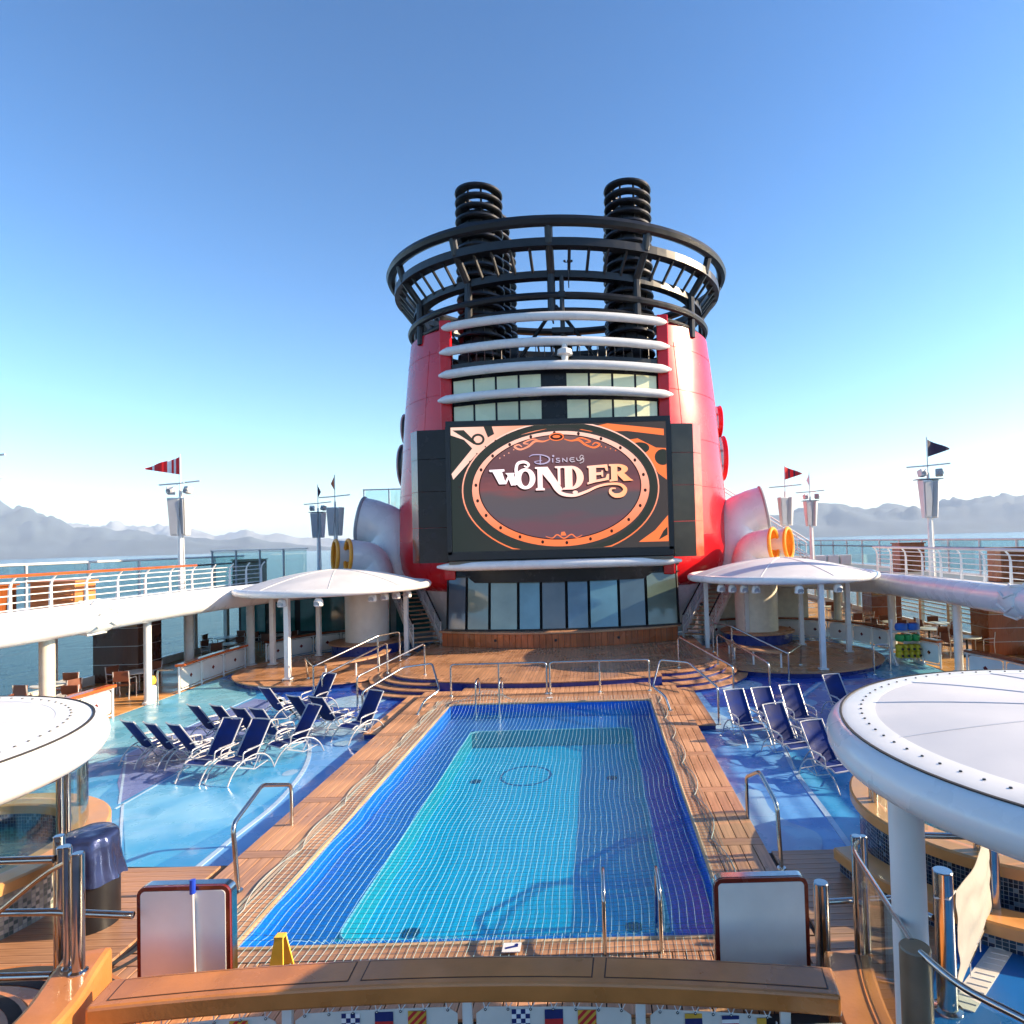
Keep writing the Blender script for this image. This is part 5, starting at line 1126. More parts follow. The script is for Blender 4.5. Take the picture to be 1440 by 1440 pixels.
# ================================================================== LOUNGERS
def lounger_proto():
    t_ = thing('deck_lounger', 'x', 'lounger', (0, 0, 0))
    W2 = .29
    fr = MB()
    for s_ in (-1, 1):
        b = MB(); b.tube(fillet([(s_ * (W2 + .05), .72, 0), (s_ * (W2 + .05), .58, .24), (s_ * (W2 + .05), .3, .44), (s_ * (W2 + .05), -.05, .5), (s_ * (W2 + .05), -.35, .42), (s_ * (W2 + .05), -.55, .22), (s_ * (W2 + .05), -.64, 0)], .16, 4), .017, 7); b.obj('side_leg', ALU, t_, smooth=True)
        b = MB(); b.tube(fillet([(s_ * (W2 + .04), .28, .45), (s_ * (W2 + .04), .26, .62), (s_ * (W2 + .04), -.32, .66), (s_ * W2, -.38, .64)], .06), .016, 6); b.box((s_ * (W2 + .045), -.02, .655), (.045, .34, .02)); b.obj('armrest', ALU, t_)
        b = MB(); b.tube([(s_ * W2, -.5, .2), (s_ * W2, -.1, .12), (s_ * W2, .35, .3)], .013, 5); b.tube([(s_ * W2, -.25, .42), (s_ * W2, -.05, .12)], .012, 5); b.obj('link_bar', ALU, t_)
        fr.tube([(s_ * W2, -.12, .38), (s_ * W2, -.62, 1.16)], .018, 7); fr.tube([(s_ * W2, -.14, .38), (s_ * W2, .40, .43), (s_ * W2, .52, .38)], .016, 7)
    top = [(-W2 + 2 * W2 * i / 6, -.62 - .045 * (1 - ((i - 3) / 3) ** 2), 1.16 - .01) for i in range(7)]; fr.tube(top, .018, 7)
    fr.tube([(-W2, .52, .38), (W2, .52, .38)], .018, 6); fr.tube([(-W2 - .05, .3, .44), (W2 + .05, .3, .44)], .014, 6); fr.tube([(-W2 - .05, -.35, .42), (W2 + .05, -.35, .42)], .014, 6); fr.tube([(-W2 - .05, -.6, .12), (W2 + .05, -.6, .12)], .012, 6)
    fr.obj('frame', ALU, t_, smooth=True)
    def sling(pts, nm, sag):
        b = MB(); n = 6; v = []; f = []; m_ = len(pts)
        for (y, z) in pts:
            for i in range(n + 1):
                u = i / n; s_ = sag * (1 - (2 * u - 1) ** 2); v.append((-W2 + 2 * W2 * u, y - s_, z - s_ * .7))
        k = (n + 1) * m_; v += [(x, y - .006, z - .006) for x, y, z in v]
        for j in range(m_ - 1):
            for i in range(n): A = j * (n + 1) + i; f.append((A, A + 1, A + n + 2, A + n + 1)); f.append((k + A, k + A + n + 1, k + A + n + 2, k + A + 1))
        b.add(v, f); b.obj(nm, MESHB, t_, smooth=True)
    sling([(-.13, .39), (-.3, .655), (-.46, .905), (-.61, 1.145)], 'backrest', .035)
    sling([(-.12, .38), (.14, .395), (.40, .425), (.51, .385)], 'seat', .02)
    return t_
LP = lounger_proto()
rzof = lambda hx, hy: math.atan2(hy, hx) - pi / 2
GL = 'navy loungers on the left side of the pool'; GR = 'navy loungers on the right side of the pool'
LL = [
 (-10.4, 15.0, .45, .89, 'navy lounger turned away at the far left end of the front row', GL),
 (-9.75, 14.8, .45, .89, 'navy lounger turned away, second from the left in the front row', GL),
 (-9.1, 14.6, .45, .89, 'navy lounger turned away, third in the front row beside two that face the camera', GL),
 (-8.4, 13.95, -.22, -.97, 'navy lounger facing the camera, left one of the front pair', GL),
 (-7.72, 13.85, -.25, -.96, 'navy lounger facing the camera, right one of the front pair, nearest of all', GL),
 (-9.75, 16.35, .45, .89, 'navy lounger turned away, leftmost of the middle row', GL),
 (-9.1, 16.2, .45, .89, 'navy lounger turned away, second of the middle row', GL),
 (-8.48, 16.0, .45, .89, 'navy lounger turned away in the middle row behind the front pair', GL),
 (-7.9, 15.75, .45, .89, 'navy lounger turned away, right end of the middle row', GL),
 (-7.15, 15.0, -.5, -.86, 'navy lounger facing left towards the camera in the middle of the left group', GL),
 (-8.9, 18.1, .5, .86, 'navy lounger turned away standing farthest left in the back row', GL),
 (-8.35, 18.9, -.45, -.9, 'navy lounger facing the camera, farthest of the left group by the platform', GL),
 (-7.6, 17.0, .5, .86, 'navy lounger turned away in the back row right of the farthest one', GL),
 (-7.0, 16.9, .5, .86, 'navy lounger turned away just left of the lone one near the pool', GL),
 (-6.1, 16.35, -.5, -.86, 'navy lounger nearest the pool steps standing half on the pale disc', GL),
 (3.75, 15.4, .25, -.97, 'navy lounger at the left end of the right side row, next to the pool', GR),
 (4.45, 15.6, .25, -.97, 'navy lounger second from the pool in the right side back row', GR),
 (5.2, 15.8, .25, -.97, 'navy lounger third from the pool in the right side back row', GR),
 (4.35, 14.0, .27, -.96, 'navy lounger standing in front of the right side row', GR),
 (6.7, 16.9, .3, -.95, 'navy lounger farthest back on the right, partly behind the near canopy rim', GR),
 (6.0, 14.9, -.75, .66, 'navy lounger turned away, darkest back beside the near canopy rim', GR),
 (5.3, 13.6, -.75, .66, 'navy lounger turned away, lower of the two dark backs by the near canopy', GR),
 (4.75, 12.6, .35, -.94, 'navy lounger whose seat alone shows under the near right canopy rim', GR)]
for i, (x, y, hx, hy, lab, g) in enumerate(LL):
    z = .016
    if x > 0: x -= .3
    if i == 0: LP.scale = (.9, .9, .9); LP.location = (x, y, z); LP.rotation_euler = (0, 0, rzof(hx, hy)); LP['label'] = lab; LP['group'] = g
    else: dup(LP, (x, y, z), rzof(hx, hy) + random.uniform(-.07, .07), lab, g, sc=(.9, .9, .9 + random.uniform(-.02, .02)))

# ================================================================== HANDRAILS
def handrail(paths, lab, r=.026, grp='steel handrails round the pool and stage'):
    t_ = thing('handrail', lab, 'handrail', paths[0][0], grp)
    for i, p in enumerate(paths):
        b = MB(); b.tube(fillet(p, .12), r, 10); b.obj('rail' if i == 0 else 'post', STEEL, t_, smooth=True)
        for e in (p[0], p[-1]):
            if e[2] < .6: b = MB(); b.lathe([(0, e[2] + .02), (.06, e[2] + .018), (.065, e[2])], (e[0], e[1]), 14); b.obj('flange', STEEL, t_)
    return t_
handrail([[(-4.86, 8.6, .3), (-4.95, 8.65, 1.15), (-5.05, 9.6, 1.32), (-5.1, 10.6, .95), (-5.1, 10.6, 0)]], 'bent steel handrail at the near left corner of the pool', .03)
handrail([[(2.4, 8.8, .3), (2.38, 8.85, 1.15), (2.34, 9.6, 1.32), (2.32, 10.4, .95), (2.32, 10.4, 0)]], 'bent steel handrail at the near right corner of the pool', .03)
for x0, x1, lab in ((-4.45, -1.58, 'straight steel rail across the left half of the far pool edge'), (-1.48, 1.5, 'straight steel rail across the right half of the far pool edge')):
    handrail([[(x0, 19.3, .3), (x0, 19.3, 1.22), (x1, 19.3, 1.22), (x1, 19.3, .3)], [((x0 + x1) / 2, 19.3, .3), ((x0 + x1) / 2, 19.3, 1.22)]], lab, .03)
# crank shaped rails at the pool / step corners
handrail([[(-6.3, 17.2, 0), (-6.35, 17.2, .95), (-5.6, 18.4, 1.35), (-4.9, 18.9, 1.35), (-4.45, 17.9, .8), (-4.75, 17.4, .62), (-4.9, 17.3, .3)]], 'cranked steel handrail at the far left pool corner', .03)
handrail([[(3.05, 16.6, 0), (3.05, 16.6, .95), (2.5, 18.0, 1.35), (1.75, 18.5, 1.35), (1.45, 17.6, .8), (1.75, 17.2, .62), (1.85, 17.0, .3)]], 'cranked steel handrail at the far right pool corner', .03)
for s_ in (-1, 1):
    sd_ = 'left' if s_ < 0 else 'right'; X = lambda d: XC + s_ * d
    handrail([[(X(5.55), 19.0, .0), (X(5.55), 19.0, 1.0), (X(4.3), 21.8, 1.5), (X(4.3), 21.8, .46)]], f'sloping steel handrail on the inner stage steps, {sd_} side', .03)
    handrail([[(X(6.7), 19.3, .0), (X(6.7), 19.3, 1.0), (X(5.7), 22.2, 1.5), (X(5.7), 22.2, .46)]], f'sloping steel handrail in the middle of the stage steps, {sd_} side', .03)
    handrail([[(X(8.8), 23.0, .2), (X(8.8), 22.8, .95), (X(7.9), 21.4, .9), (X(6.5), 23.6, 1.55), (X(6.0), 24.6, 1.55), (X(6.0), 24.6, .46)], [(X(7.9), 21.4, .0), (X(7.9), 21.4, .9)], [(X(6.5), 23.6, .2), (X(6.5), 23.6, 1.5)]], f'long steel handrail between platform and stage, {sd_} side', .03)
handrail([[(9.4, 22.0, .0), (9.4, 22.0, 1.0), (9.95, 22.0, 1.0), (9.95, 22.0, 0)]], 'small steel hoop rail at the right platform edge', .025)
handrail([[(-14.0, 20.4, .0), (-14.0, 20.4, 1.1), (-13.5, 20.4, 1.1)]], 'thin steel post with hook by the left barrier gap', .03)
for x in (-8.7, 7.2):
    pass
# low curved bench between platform and stage
for s_ in (-1, 1):
    sd_ = 'left' if s_ < 0 else 'right'; X = lambda d: XC + s_ * d
    t_ = thing('side_bench', f'low curved wooden bench between the stage steps and the {sd_} canopy', 'bench', (X(7.0), 25, .2)); pth = [(X(8.0), 22.6), (X(7.2), 23.3), (X(6.75), 24.4), (X(6.8), 25.6)]
    P_ = [(p.x, p.y) for p in bez([(x, y, 0) for x, y in pth], 6)]
    b = MB(); b.band(P_, .3, .70, .76); b.obj('seat', TEAK, t_)
    for x, y in pth: b = MB(); b.tube([(x, y, .05), (x, y, .7)], .035, 8); b.obj('leg', WHITE, t_)

# ================================================================== TOWEL / LIFE JACKET RACK, SIGNS
rk = thing('float_rack', 'white wheeled rack stacked with blue, green and yellow swim floats beside the right column', 'rack', (11.2, 23.6, 0))
RB = mat('float_blue', (.01, .12, .50), .5); RG = mat('float_green', (.01, .28, .07), .5); RY = mat('float_yellow', (.55, .45, .02), .5)
for x in (10.75, 11.75):
    b = MB(); b.box((x, 23.6, .85), (.07, .12, 1.6)); b.box((x, 23.6, .06), (.08, .8, .08)); b.tube([(x, 23.25, .08), (x, 23.6, .55)], .03, 6); b.tube([(x, 23.95, .08), (x, 23.6, .55)], .03, 6); b.obj('upright', WHITE, rk)
for z in (.3, .6, .9, 1.2): b = MB(); b.tube([(10.75, 23.5, z), (11.75, 23.5, z)], .025, 6); b.tube([(10.75, 23.75, z), (11.75, 23.75, z)], .025, 6); b.obj('shelf_bar', WHITE, rk)
for z, m_, n in ((1.38, RB, 2), (.98, RG, 3), (.62, RY, 4), (.38, RY, 4)):
    for k in range(n):
        b = MB(); cx_ = 10.85 + .85 * (k + .5) / n; w2 = .42 / n; b.lathe([(0, z - .12), (w2, z - .1), (w2 * 1.15, z), (w2, z + .12), (0, z + .15)], (cx_, 23.45), 14, sy=1.1 * n / 2.6); f_ = b.obj('swim_float', m_, rk, smooth=True)
        if m_ is RY: b = MB(); b.tube([(cx_, 23.45 - .26, z), (cx_, 23.45 - .29, z)], .05, 10); b.obj('strap_buckle', BLACK, f_)
ns = thing('notice_board', 'small dark notice on a chrome stand behind the left glass screen', 'sign', (-9.6, 11.6, 0))
b = MB(); b.tube([(-9.6, 11.6, .02), (-9.6, 11.6, 1.05)], .022, 8); b.lathe([(.22, 0.012), (.2, .04), (.03, .06)], (-9.6, 11.6), 20); b.obj('stand', STEEL, ns)
b = MB(); b.box((-9.6, 11.55, 1.22), (.62, .03, .36), ry=-.06); sb = b.obj('board', mat('navy_sign', (.01, .012, .04), .4), ns, bevel=.02)
b = MB(); b.tube([(-9.83, 11.53, 1.22), (-9.83, 11.52, 1.22)], .05, 14); b.obj('red_symbol', FR, sb)
for k in range(3): b = MB(); b.box((-9.52, 11.53, 1.3 - .08 * k), (.38 - .05 * k, .008, .025), ry=-.06); b.obj('printed_line', OFFWHITE, sb)
ys = thing('wet_floor_sign', 'yellow folding floor sign behind the near wooden rail', 'sign', (-3.49, 6.95, .3))
for s_, yy in ((-1, 6.94), (1, 6.99)):
    b = MB(); b.add([(-3.575, yy + s_ * .08, .302), (-3.405, yy + s_ * .08, .302), (-3.445, yy + s_ * .0, .66), (-3.535, yy + s_ * .0, .66), (-3.575, yy + s_ * .1, .302), (-3.405, yy + s_ * .1, .302), (-3.445, yy + s_ * .02, .66), (-3.535, yy + s_ * .02, .66)], [(0, 1, 2, 3), (7, 6, 5, 4), (0, 4, 5, 1), (1, 5, 6, 2), (2, 6, 7, 3), (3, 7, 4, 0)]); b.obj('leaf', YELLOW, ys)
b = MB(); b.box((-3.49, 6.965, .67), (.095, .09, .022)); b.obj('hinge', YELLOW, ys)
bl = thing('small_bollard', 'little white and yellow ornament post by the left barrier end', 'ornament', (-14.6, 21.0, 0))
b = MB(); b.lathe([(.18, .012), (.16, .4), (.1, .5), (0, .52)], (-14.6, 21.0), 14); b.obj('base', WHITE, bl, smooth=True); b = MB(); b.lathe([(0, .5), (.1, .55), (.13, .66), (.08, .8), (0, .82)], (-14.6, 21.0), 12); b.obj('knob', YELLOW, bl, smooth=True)

# ================================================================== NEAR CANOPIES
def near_canopy(cx, cy, R0_, zr, lab, col):
    tr_ = .155
    c = thing('canopy', lab, 'canopy', (cx, cy, 0), 'big near canopies'); n = 96
    b = MB(); b.tube([(cx + (R0_ - tr_) * cos(2 * pi * i / n), cy + (R0_ - tr_) * sin(2 * pi * i / n), zr) for i in range(n)], tr_, 20, closed=True); b.obj('rim_tube', WHITE, c, smooth=True)
    r1 = R0_ - tr_
    b = MB(); b.lathe([(r1 + .03, zr + tr_ - .005), (r1 - .03, zr + tr_ + .012), (r1 - .24, zr + tr_ + .02), (r1 - .24, zr + tr_)], (cx, cy), n); b.obj('clamp_ring', OFFWHITE, c, smooth=True)
    b = MB(); b.lathe([(r1 + .042, zr + tr_ - .012), (r1 + .045, zr + tr_ + .004), (r1 + .026, zr + tr_ + .005)], (cx, cy), n); b.obj('rim_gasket', CAULK, c)
    b = MB(); b.lathe([(r1 - .22, zr + tr_ + .015)] + [(max(.01, (r1 - .22) * (1 - i / 10)), zr + tr_ + .015 + .12 * (1 - (1 - i / 10) ** 2)) for i in range(1, 11)], (cx, cy), n); b.obj('canopy_cloth', CANOPY, c, smooth=True)
    b = MB()
    for k in range(12):
        a = 2 * pi * k / 12 + .55; b.tube([(cx + (r1 - .22) * q * cos(a), cy + (r1 - .22) * q * sin(a), zr + tr_ + .017 + .12 * (1 - q * q)) for q in [i / 10 for i in range(1, 11)]], .005, 4)
    b.obj('cloth_seam', mat('seam_thread', (.55, .56, .6), .7), c)
    m_ = 84
    for k in range(m_):
        a = 2 * pi * k / m_; b = MB(); x, y = cx + (r1 - .13) * cos(a), cy + (r1 - .13) * sin(a)
        if k == 0:
            b.lathe([(.0, .008), (.009, .007), (.011, 0)], (0, 0), 8); o = b.obj('clamp_bolt', BLACK, c); bm_ = o.data
        else: o = bpy.data.objects.new('clamp_bolt', bm_); COL.objects.link(o); o.parent = c
        o.location = (x - cx, y - cy, zr + tr_ + .017)
    b = MB(); b.lathe([(.12, .27), (.12, zr - .1)], (col[0], col[1]), 32); b.obj('column', CREAM if cx < 0 else OFFWHITE, c, smooth=True)
    b = MB()
    for a in (0, pi / 2, pi, 1.5 * pi): b.tube([(cx, cy, zr + .02), (cx + (r1) * cos(a), cy + r1 * sin(a), zr + .02)], .05, 8)
    b.obj('spreader', OFFWHITE, c)
near_canopy(4.13, 4.76, 2.33, 3.14, 'large flat white canopy with fat rim tube at the right front of the picture', (2.22, 4.75))
near_canopy(-6.23, 4.73, 2.1, 3.2, 'large flat white canopy with fat rim tube cut by the left picture edge', (-7.9, 5.2))

# ================================================================== NEAR RAIL, BANNERS, BOARDS
capc = lambda x: 5.69 - .024 * (x + 1.5) ** 2
cxs = [-4.3 + 6.2 * i / 30 for i in range(31)]
cap = thing('counter_rail', 'broad curved tan wooden rail across the bottom of the picture', 'rail', (-1.3, 5.6, .9))
b = MB(); b.band([(x, capc(x)) for x in cxs], .37, .93, 1.1); b.obj('cap_beam', CAPW, cap, bevel=.025)
for x0, x1 in ((-4.18, -2.22), (-2.12, -.12), (-.02, 1.82)):
    xs_ = [x0 + (x1 - x0) * i / 10 for i in range(11)]
    b = MB(); b.band([(x, capc(x) + .02) for x in xs_], .262, 1.1005, 1.1015); b.obj('seam', CAPS, cap)
    xs_ = [x0 + .012 + (x1 - x0 - .024) * i / 10 for i in range(11)]
    b = MB(); b.band([(x, capc(x) + .02) for x in xs_], .24, 1.1018, 1.104); b.obj('inlay_panel', CAPW, cap)
b = MB(); b.tube([(x, capc(x) - .09, .905) for x in cxs], .02, 8); b.tube([(x, capc(x) - .09, .36) for x in cxs], .02, 8); b.obj('lower_tube', OFFWHITE, cap)
for x in (-2.72, -1.2, .27, 1.45):
    b = MB(); b.box((x, capc(x) - .12, .6), (.085, .05, .66)); b.obj('post', OFFWHITE, cap, bevel=.008)
def sigflag(kind, x, y, z, par):
    s = .155; C_ = {'b': mat('signal_blue', (.01, .02, .12), .7), 'w': FW, 'r': mat('signal_red', (.50, .02, .02), .7), 'y': mat('signal_yellow', (.65, .36, .04), .7), 'k': BLACK}
    def rect(x0, z0, x1, z1, c, nm='flag_field', dy=0):
        b = MB(); b.box((x + (x0 + x1) / 2, y - .004 - dy, z + (z0 + z1) / 2), (x1 - x0 - .001, .003, z1 - z0 - .001)); b.obj(nm, C_[c], par)
    h = s / 2
    if kind == 'N':
        for i in range(4):
            for j in range(4): rect(-h + i * s / 4, -h + j * s / 4, -h + (i + 1) * s / 4, -h + (j + 1) * s / 4, 'b' if (i + j) % 2 else 'w')
    elif kind == 'E': rect(-h, 0, h, h, 'b'); rect(-h, -h, h, 0, 'r')
    elif kind == 'Y':
        rect(-h, -h, h, h, 'y')
        for k in range(-4, 4, 2):
            b = MB(); P4 = []
            u0, u1 = k * s / 4.5, (k + 1) * s / 4.5
            poly = [(max(-h, min(h, a)), c) for a, c in ((-h + 0, -h - u0), (-h, -h - u0))]
            pts = []
            for c in (u0, u1):
                pts.append([(t, t + c) for t in [(-h + 2 * h * i / 24) for i in range(25)] if -h <= t + c <= h])
            if len(pts[0]) > 1 and len(pts[1]) > 1:
                q = [pts[0][0], pts[0][-1], pts[1][-1], pts[1][0]]
                b.add([(x + a, y - .008, z + c) for a, c in q] + [(x + a, y - .006, z + c) for a, c in q], [(0, 1, 2, 3), (7, 6, 5, 4), (0, 4, 5, 1), (1, 5, 6, 2), (2, 6, 7, 3), (3, 7, 4, 0)]); b.obj('flag_stripe', C_['r'], par)
    elif kind == 'D': rect(-h, h - s / 4, h, h, 'y'); rect(-h, -h + s / 4, h, h - s / 4, 'b'); rect(-h, -h, h, -h + s / 4, 'y')
    elif kind == 'C':
        for i, c in enumerate('bwrwb'): rect(-h, h - (i + 1) * s / 5, h, h - i * s / 5, c)
    elif kind == 'K': rect(-h, -h, 0, h, 'y'); rect(0, -h, h, h, 'k')
for i, (x0, x1, fl_, lab) in enumerate(((-4.2, -2.8, [(-3.1, 'Y'), (-3.42, 'E'), (-3.74, 'N')], 'white canvas banner laced under the left end of the wooden rail'), (-2.64, -1.28, [(-2.18, 'N'), (-1.9, 'E'), (-1.62, 'Y')], 'white canvas banner with chequered flag left of the middle post'), (-1.12, .19, [(-.74, 'N'), (-.46, 'E'), (-.18, 'Y')], 'white canvas banner with chequered flag right of the middle post'), (.35, 1.38, [(.71, 'D'), (1.01, 'C'), (1.29, 'K')], 'white canvas banner with yellow and blue flags under the right end of the rail'))):
    t_ = thing('signal_flag_banner', lab, 'banner', ((x0 + x1) / 2, 5.45, .4), 'canvas banners under the rail'); v = []; f = []; nx_ = 16
    # cloth with cut corners
    pts = [(x0 + .06, .885), (x1 - .06, .885), (x1, .83), (x1, .36), (x0, .36), (x0, .83)]
    b = MB()
    for j in range(7):
        for i2 in range(nx_ + 1):
            u = i2 / nx_; x = x0 + (x1 - x0) * u; zt_ = .885 - .055 * max(0, 1 - min(u, 1 - u) * 16); z = .36 + (zt_ - .36) * j / 6
            v.append((x, capc(x) - .155 + .006 * noise.noise(Vector((x * 3, z * 4, i))), z))
    k = len(v); v += [(x, y + .003, z) for x, y, z in v]
    for j in range(6):
        for i2 in range(nx_): A = j * (nx_ + 1) + i2; f.append((A, A + 1, A + nx_ + 2, A + nx_ + 1)); f.append((k + A, k + A + nx_ + 1, k + A + nx_ + 2, k + A + 1))
    b.add(v, f); cl = b.obj('canvas', CANVAS, t_, smooth=True)
    for k in range(7):
        x = x0 + .08 + (x1 - x0 - .16) * k / 6; b = MB(); b.tube([(x, capc(x) - .158, .868), (x, capc(x) - .165, .868)], .012, 8); g_ = b.obj('grommet', BLACK, cl)
        b = MB(); b.tube([(x, capc(x) - .166, .868), (x - .03, capc(x) - .12, .92)], .0045, 4); b.tube([(x, capc(x) - .166, .868), (x + .05, capc(x) - .12, .925)], .0045, 4); b.obj('lacing', OFFWHITE, g_)
    for fx, kd in fl_: sigflag(kd, fx, capc(fx) - .158, .79, cl)
locker_ = thing('grey_locker_top', 'flat grey locker top under the right end of the wooden rail', 'locker', (1.7, 5.2, .3))
b = MB(); b.box((1.68, 5.12, .83), (.42, .35, .03)); b.obj('lid', GREYP, locker_); b = MB(); b.box((1.68, 5.12, .55), (.4, .33, .53)); b.obj('body', GREYP, locker_)
def board(cx, y, z0, z1, w, lab):
    t_ = thing('standing_board', lab, 'board', (cx, y, z0), 'standing white boards behind the rail')
    def rr(hw, za, zb, y0, y1, m_, nm, rad):
        pts = []
        for cx_, cz_, a0 in ((cx + hw - rad, za + rad, -pi / 2), (cx + hw - rad, zb - rad, 0), (cx - hw + rad, zb - rad, pi / 2), (cx - hw + rad, za + rad, pi)):
            for i in range(6): a = a0 + pi / 2 * i / 5; pts.append((cx_ + rad * cos(a), cz_ + rad * sin(a)))
        n = len(pts); b = MB(); b.add([(x, y0, z) for x, z in pts] + [(x, y1, z) for x, z in pts], [tuple(range(n)), tuple(range(2 * n - 1, n - 1, -1))] + [(i, n + i, n + (i + 1) % n, (i + 1) % n) for i in range(n)]); return b.obj(nm, m_, t_, smooth=True, auto=50)
    rr(w / 2, z0, z1, y, y + .09, STEEL, 'steel_back', .09); rr(w / 2 - .004, z0 + .004, z1 - .004, y - .03, y - .001, MAROON, 'maroon_frame', .085)
    rr(w / 2 - .045, z0 + .05, z1 - .045, y - .038, y - .031, BOARDW, 'white_face', .04)
    return t_
board(-4.14, 6.4, .3, 1.53, .92, 'white faced board with maroon edge and steel back standing on the left')
board(1.53, 6.4, .3, 1.46, .93, 'white faced board with maroon edge and steel back standing on the right')
st = thing('white_stick', 'thin white stick with blue tip leaning on the left standing board', 'stick', (-3.95, 6.3, .9))
b = MB(); b.tube([(-4.0, 6.33, .32), (-4.03, 6.345, 1.5)], .012, 8); b.obj('shaft', WHITE, st); b = MB(); b.tube([(-4.03, 6.343, 1.47), (-4.033, 6.35, 1.6)], .026, 10); b.obj('tip', mat('blue_tip', (.01, .05, .45), .4), st)

# ================================================================== NEAR RIGHT: POSTS, GLASS, SAIL
def post(x, y, z0, z1, r_, lab, m_=STEEL, grp='thick chrome posts near the camera'):
    t_ = thing('chrome_post', lab, 'post', (x, y, z0), grp); b = MB(); b.lathe([(r_, z0), (r_, z1 - .008), (r_ - .008, z1), (0, z1)], (x, y), 28); b.obj('shaft', m_, t_, smooth=True, auto=30)
    b = MB(); b.lathe([(r_ * 1.5, z0), (r_ * 1.45, z0 + .02), (r_, z0 + .035)], (x, y), 28); b.obj('flange', m_, t_, smooth=True); return t_
def bar(p, r_, lab, grp='steel guard bars near the camera'):
    b = MB(); b.tube(p, r_, 12); return tag(b.obj('guard_bar', STEEL, smooth=True), lab, 'bar', grp)
post(2.2, 6.62, .3, 1.27, .075, 'short chrome post right beside the right standing board')
post(2.49, 6.4, .3, 1.83, .05, 'slim tall chrome post where the curved glass screen begins')
post(2.6, 6.5, .3, 1.78, .04, 'thinner chrome post paired with the slim tall one')
post(3.2, 6.15, .3, 1.6, .09, 'thick chrome post in front of the canvas sail')
post(4.33, 7.25, .3, 1.5, .075, 'chrome post at the right edge behind the sail')
post(3.45, 7.6, .3, 1.62, .07, 'chrome post between the white column and the tiled spa wall')
post(2.06, 4.35, .2, 2.04, .1, 'dull brownish chrome post at the meeting of the curved glass handrails', mat('brown_chrome', (.36, .27, .18), .38, metal=.7))
bar([(2.27, 6.62, 1.07), (2.9, 6.6, 1.1), (3.12, 6.2, 1.13)], .03, 'upper guard bar from the short post to the thick post')
bar([(2.27, 6.62, .38), (3.1, 6.25, .42)], .028, 'lower guard bar near the deck by the right board')
bar([(3.42, 7.4, 1.36), (4.3, 7.25, 1.38)], .035, 'guard bar behind the sail in front of the spa wall')
bar([(3.3, 6.2, .55), (3.6, 6.5, .5), (4.25, 7.2, .55)], .025, 'guard bar below the sail')
gl1 = thing('curved_glass_screen', 'curved clear glass screen with steel handrail sweeping down on the right', 'balustrade', (2.2, 5.2, .6))
R1_ = bez([(2.5, 6.38, 1.78), (2.28, 5.9, 1.92), (2.16, 5.2, 2.0), (2.07, 4.42, 2.03)], 8); R2_ = bez([(2.07, 4.3, 2.03), (2.14, 3.95, 2.05), (2.3, 3.6, 2.1), (2.6, 3.2, 2.1)], 8)
b = MB(); b.tube(R1_, .022, 10); b.obj('handrail', STEEL, gl1, smooth=True); b = MB(); b.tube(R2_, .022, 10); b.obj('handrail', STEEL, gl1, smooth=True)
for RR in (R1_, R2_):
    b = MB(); v = []; 
    for p in RR: v += [(p.x + .02, p.y, p.z - .06), (p.x + .02, p.y, .82), (p.x + .035, p.y, .82), (p.x + .035, p.y, p.z - .06)]
    f = []
    for i in range(len(RR) - 1):
        for k in range(4): A = i * 4 + k; B = i * 4 + (k + 1) % 4; f.append((A, B, B + 4, A + 4))
    b.add(v, f); b.obj('glass_panel', PANE, gl1, smooth=True, auto=30)
cw = thing('curved_wood_coaming', 'curved tan wooden coaming under the right glass screen', 'coaming', (2.2, 5.4, .3))
b = MB(); b.band([(p.x, p.y) for p in bez([(2.3, 6.25, 0), (2.16, 5.6, 0), (2.1, 5.0, 0), (2.08, 4.3, 0), (2.3, 3.6, 0)], 6)], .42, .28, .8); b.obj('coaming', CAPW, cw, bevel=.03)
b = MB(); b.band([(p.x + .06, p.y) for p in bez([(2.3, 6.2, 0), (2.16, 5.6, 0), (2.1, 5.0, 0), (2.08, 4.3, 0), (2.3, 3.6, 0)], 6)], .02, .8005, .803); b.band([(p.x + .1, p.y) for p in bez([(2.3, 6.2, 0), (2.16, 5.6, 0), (2.1, 5.0, 0), (2.08, 4.3, 0), (2.3, 3.6, 0)], 6)], .012, .8005, .803); b.obj('groove', CAPS, cw)
b = MB(); b.prism([(2.75, 3), (7.5, 3), (7.5, 8.6), (4.6, 8.4), (3.3, 6.6), (2.75, 5.6)], .2, .306); struct(b.obj('blue_rubber_floor', mat('blue_floor', (.004, .10, .34), .3, var=.2, scale=1.2)))
b = MB(); b.prism([(3.22, 6.2), (3.42, 6.1), (4.5, 7.1), (4.32, 7.2)], .3065, .312); t_ = b.obj('slip_mat', mat('slat_mat', (.62, .60, .55), .6)); tag(t_, 'pale narrow mat on the blue floor below the sail', 'mat')
for k in range(14):
    u = k / 13; b = MB(); b.tube([(3.24 + 1.1 * u, 6.19 + .97 * u, .315), (3.40 + 1.08 * u, 6.1 + .99 * u, .315)], .006, 4); b.obj('rib', OFFWHITE, t_)
sail = thing('canvas_sail', 'cream canvas sheet laced between the thick chrome post and the right edge post', 'canvas screen', (3.8, 6.7, .4)); v = []; f = []; n = 18
A0, A1, B0, B1 = Vector((3.3, 6.12, .5)), Vector((3.3, 6.12, 1.42)), Vector((4.24, 7.15, .62)), Vector((4.2, 7.1, 1.52))
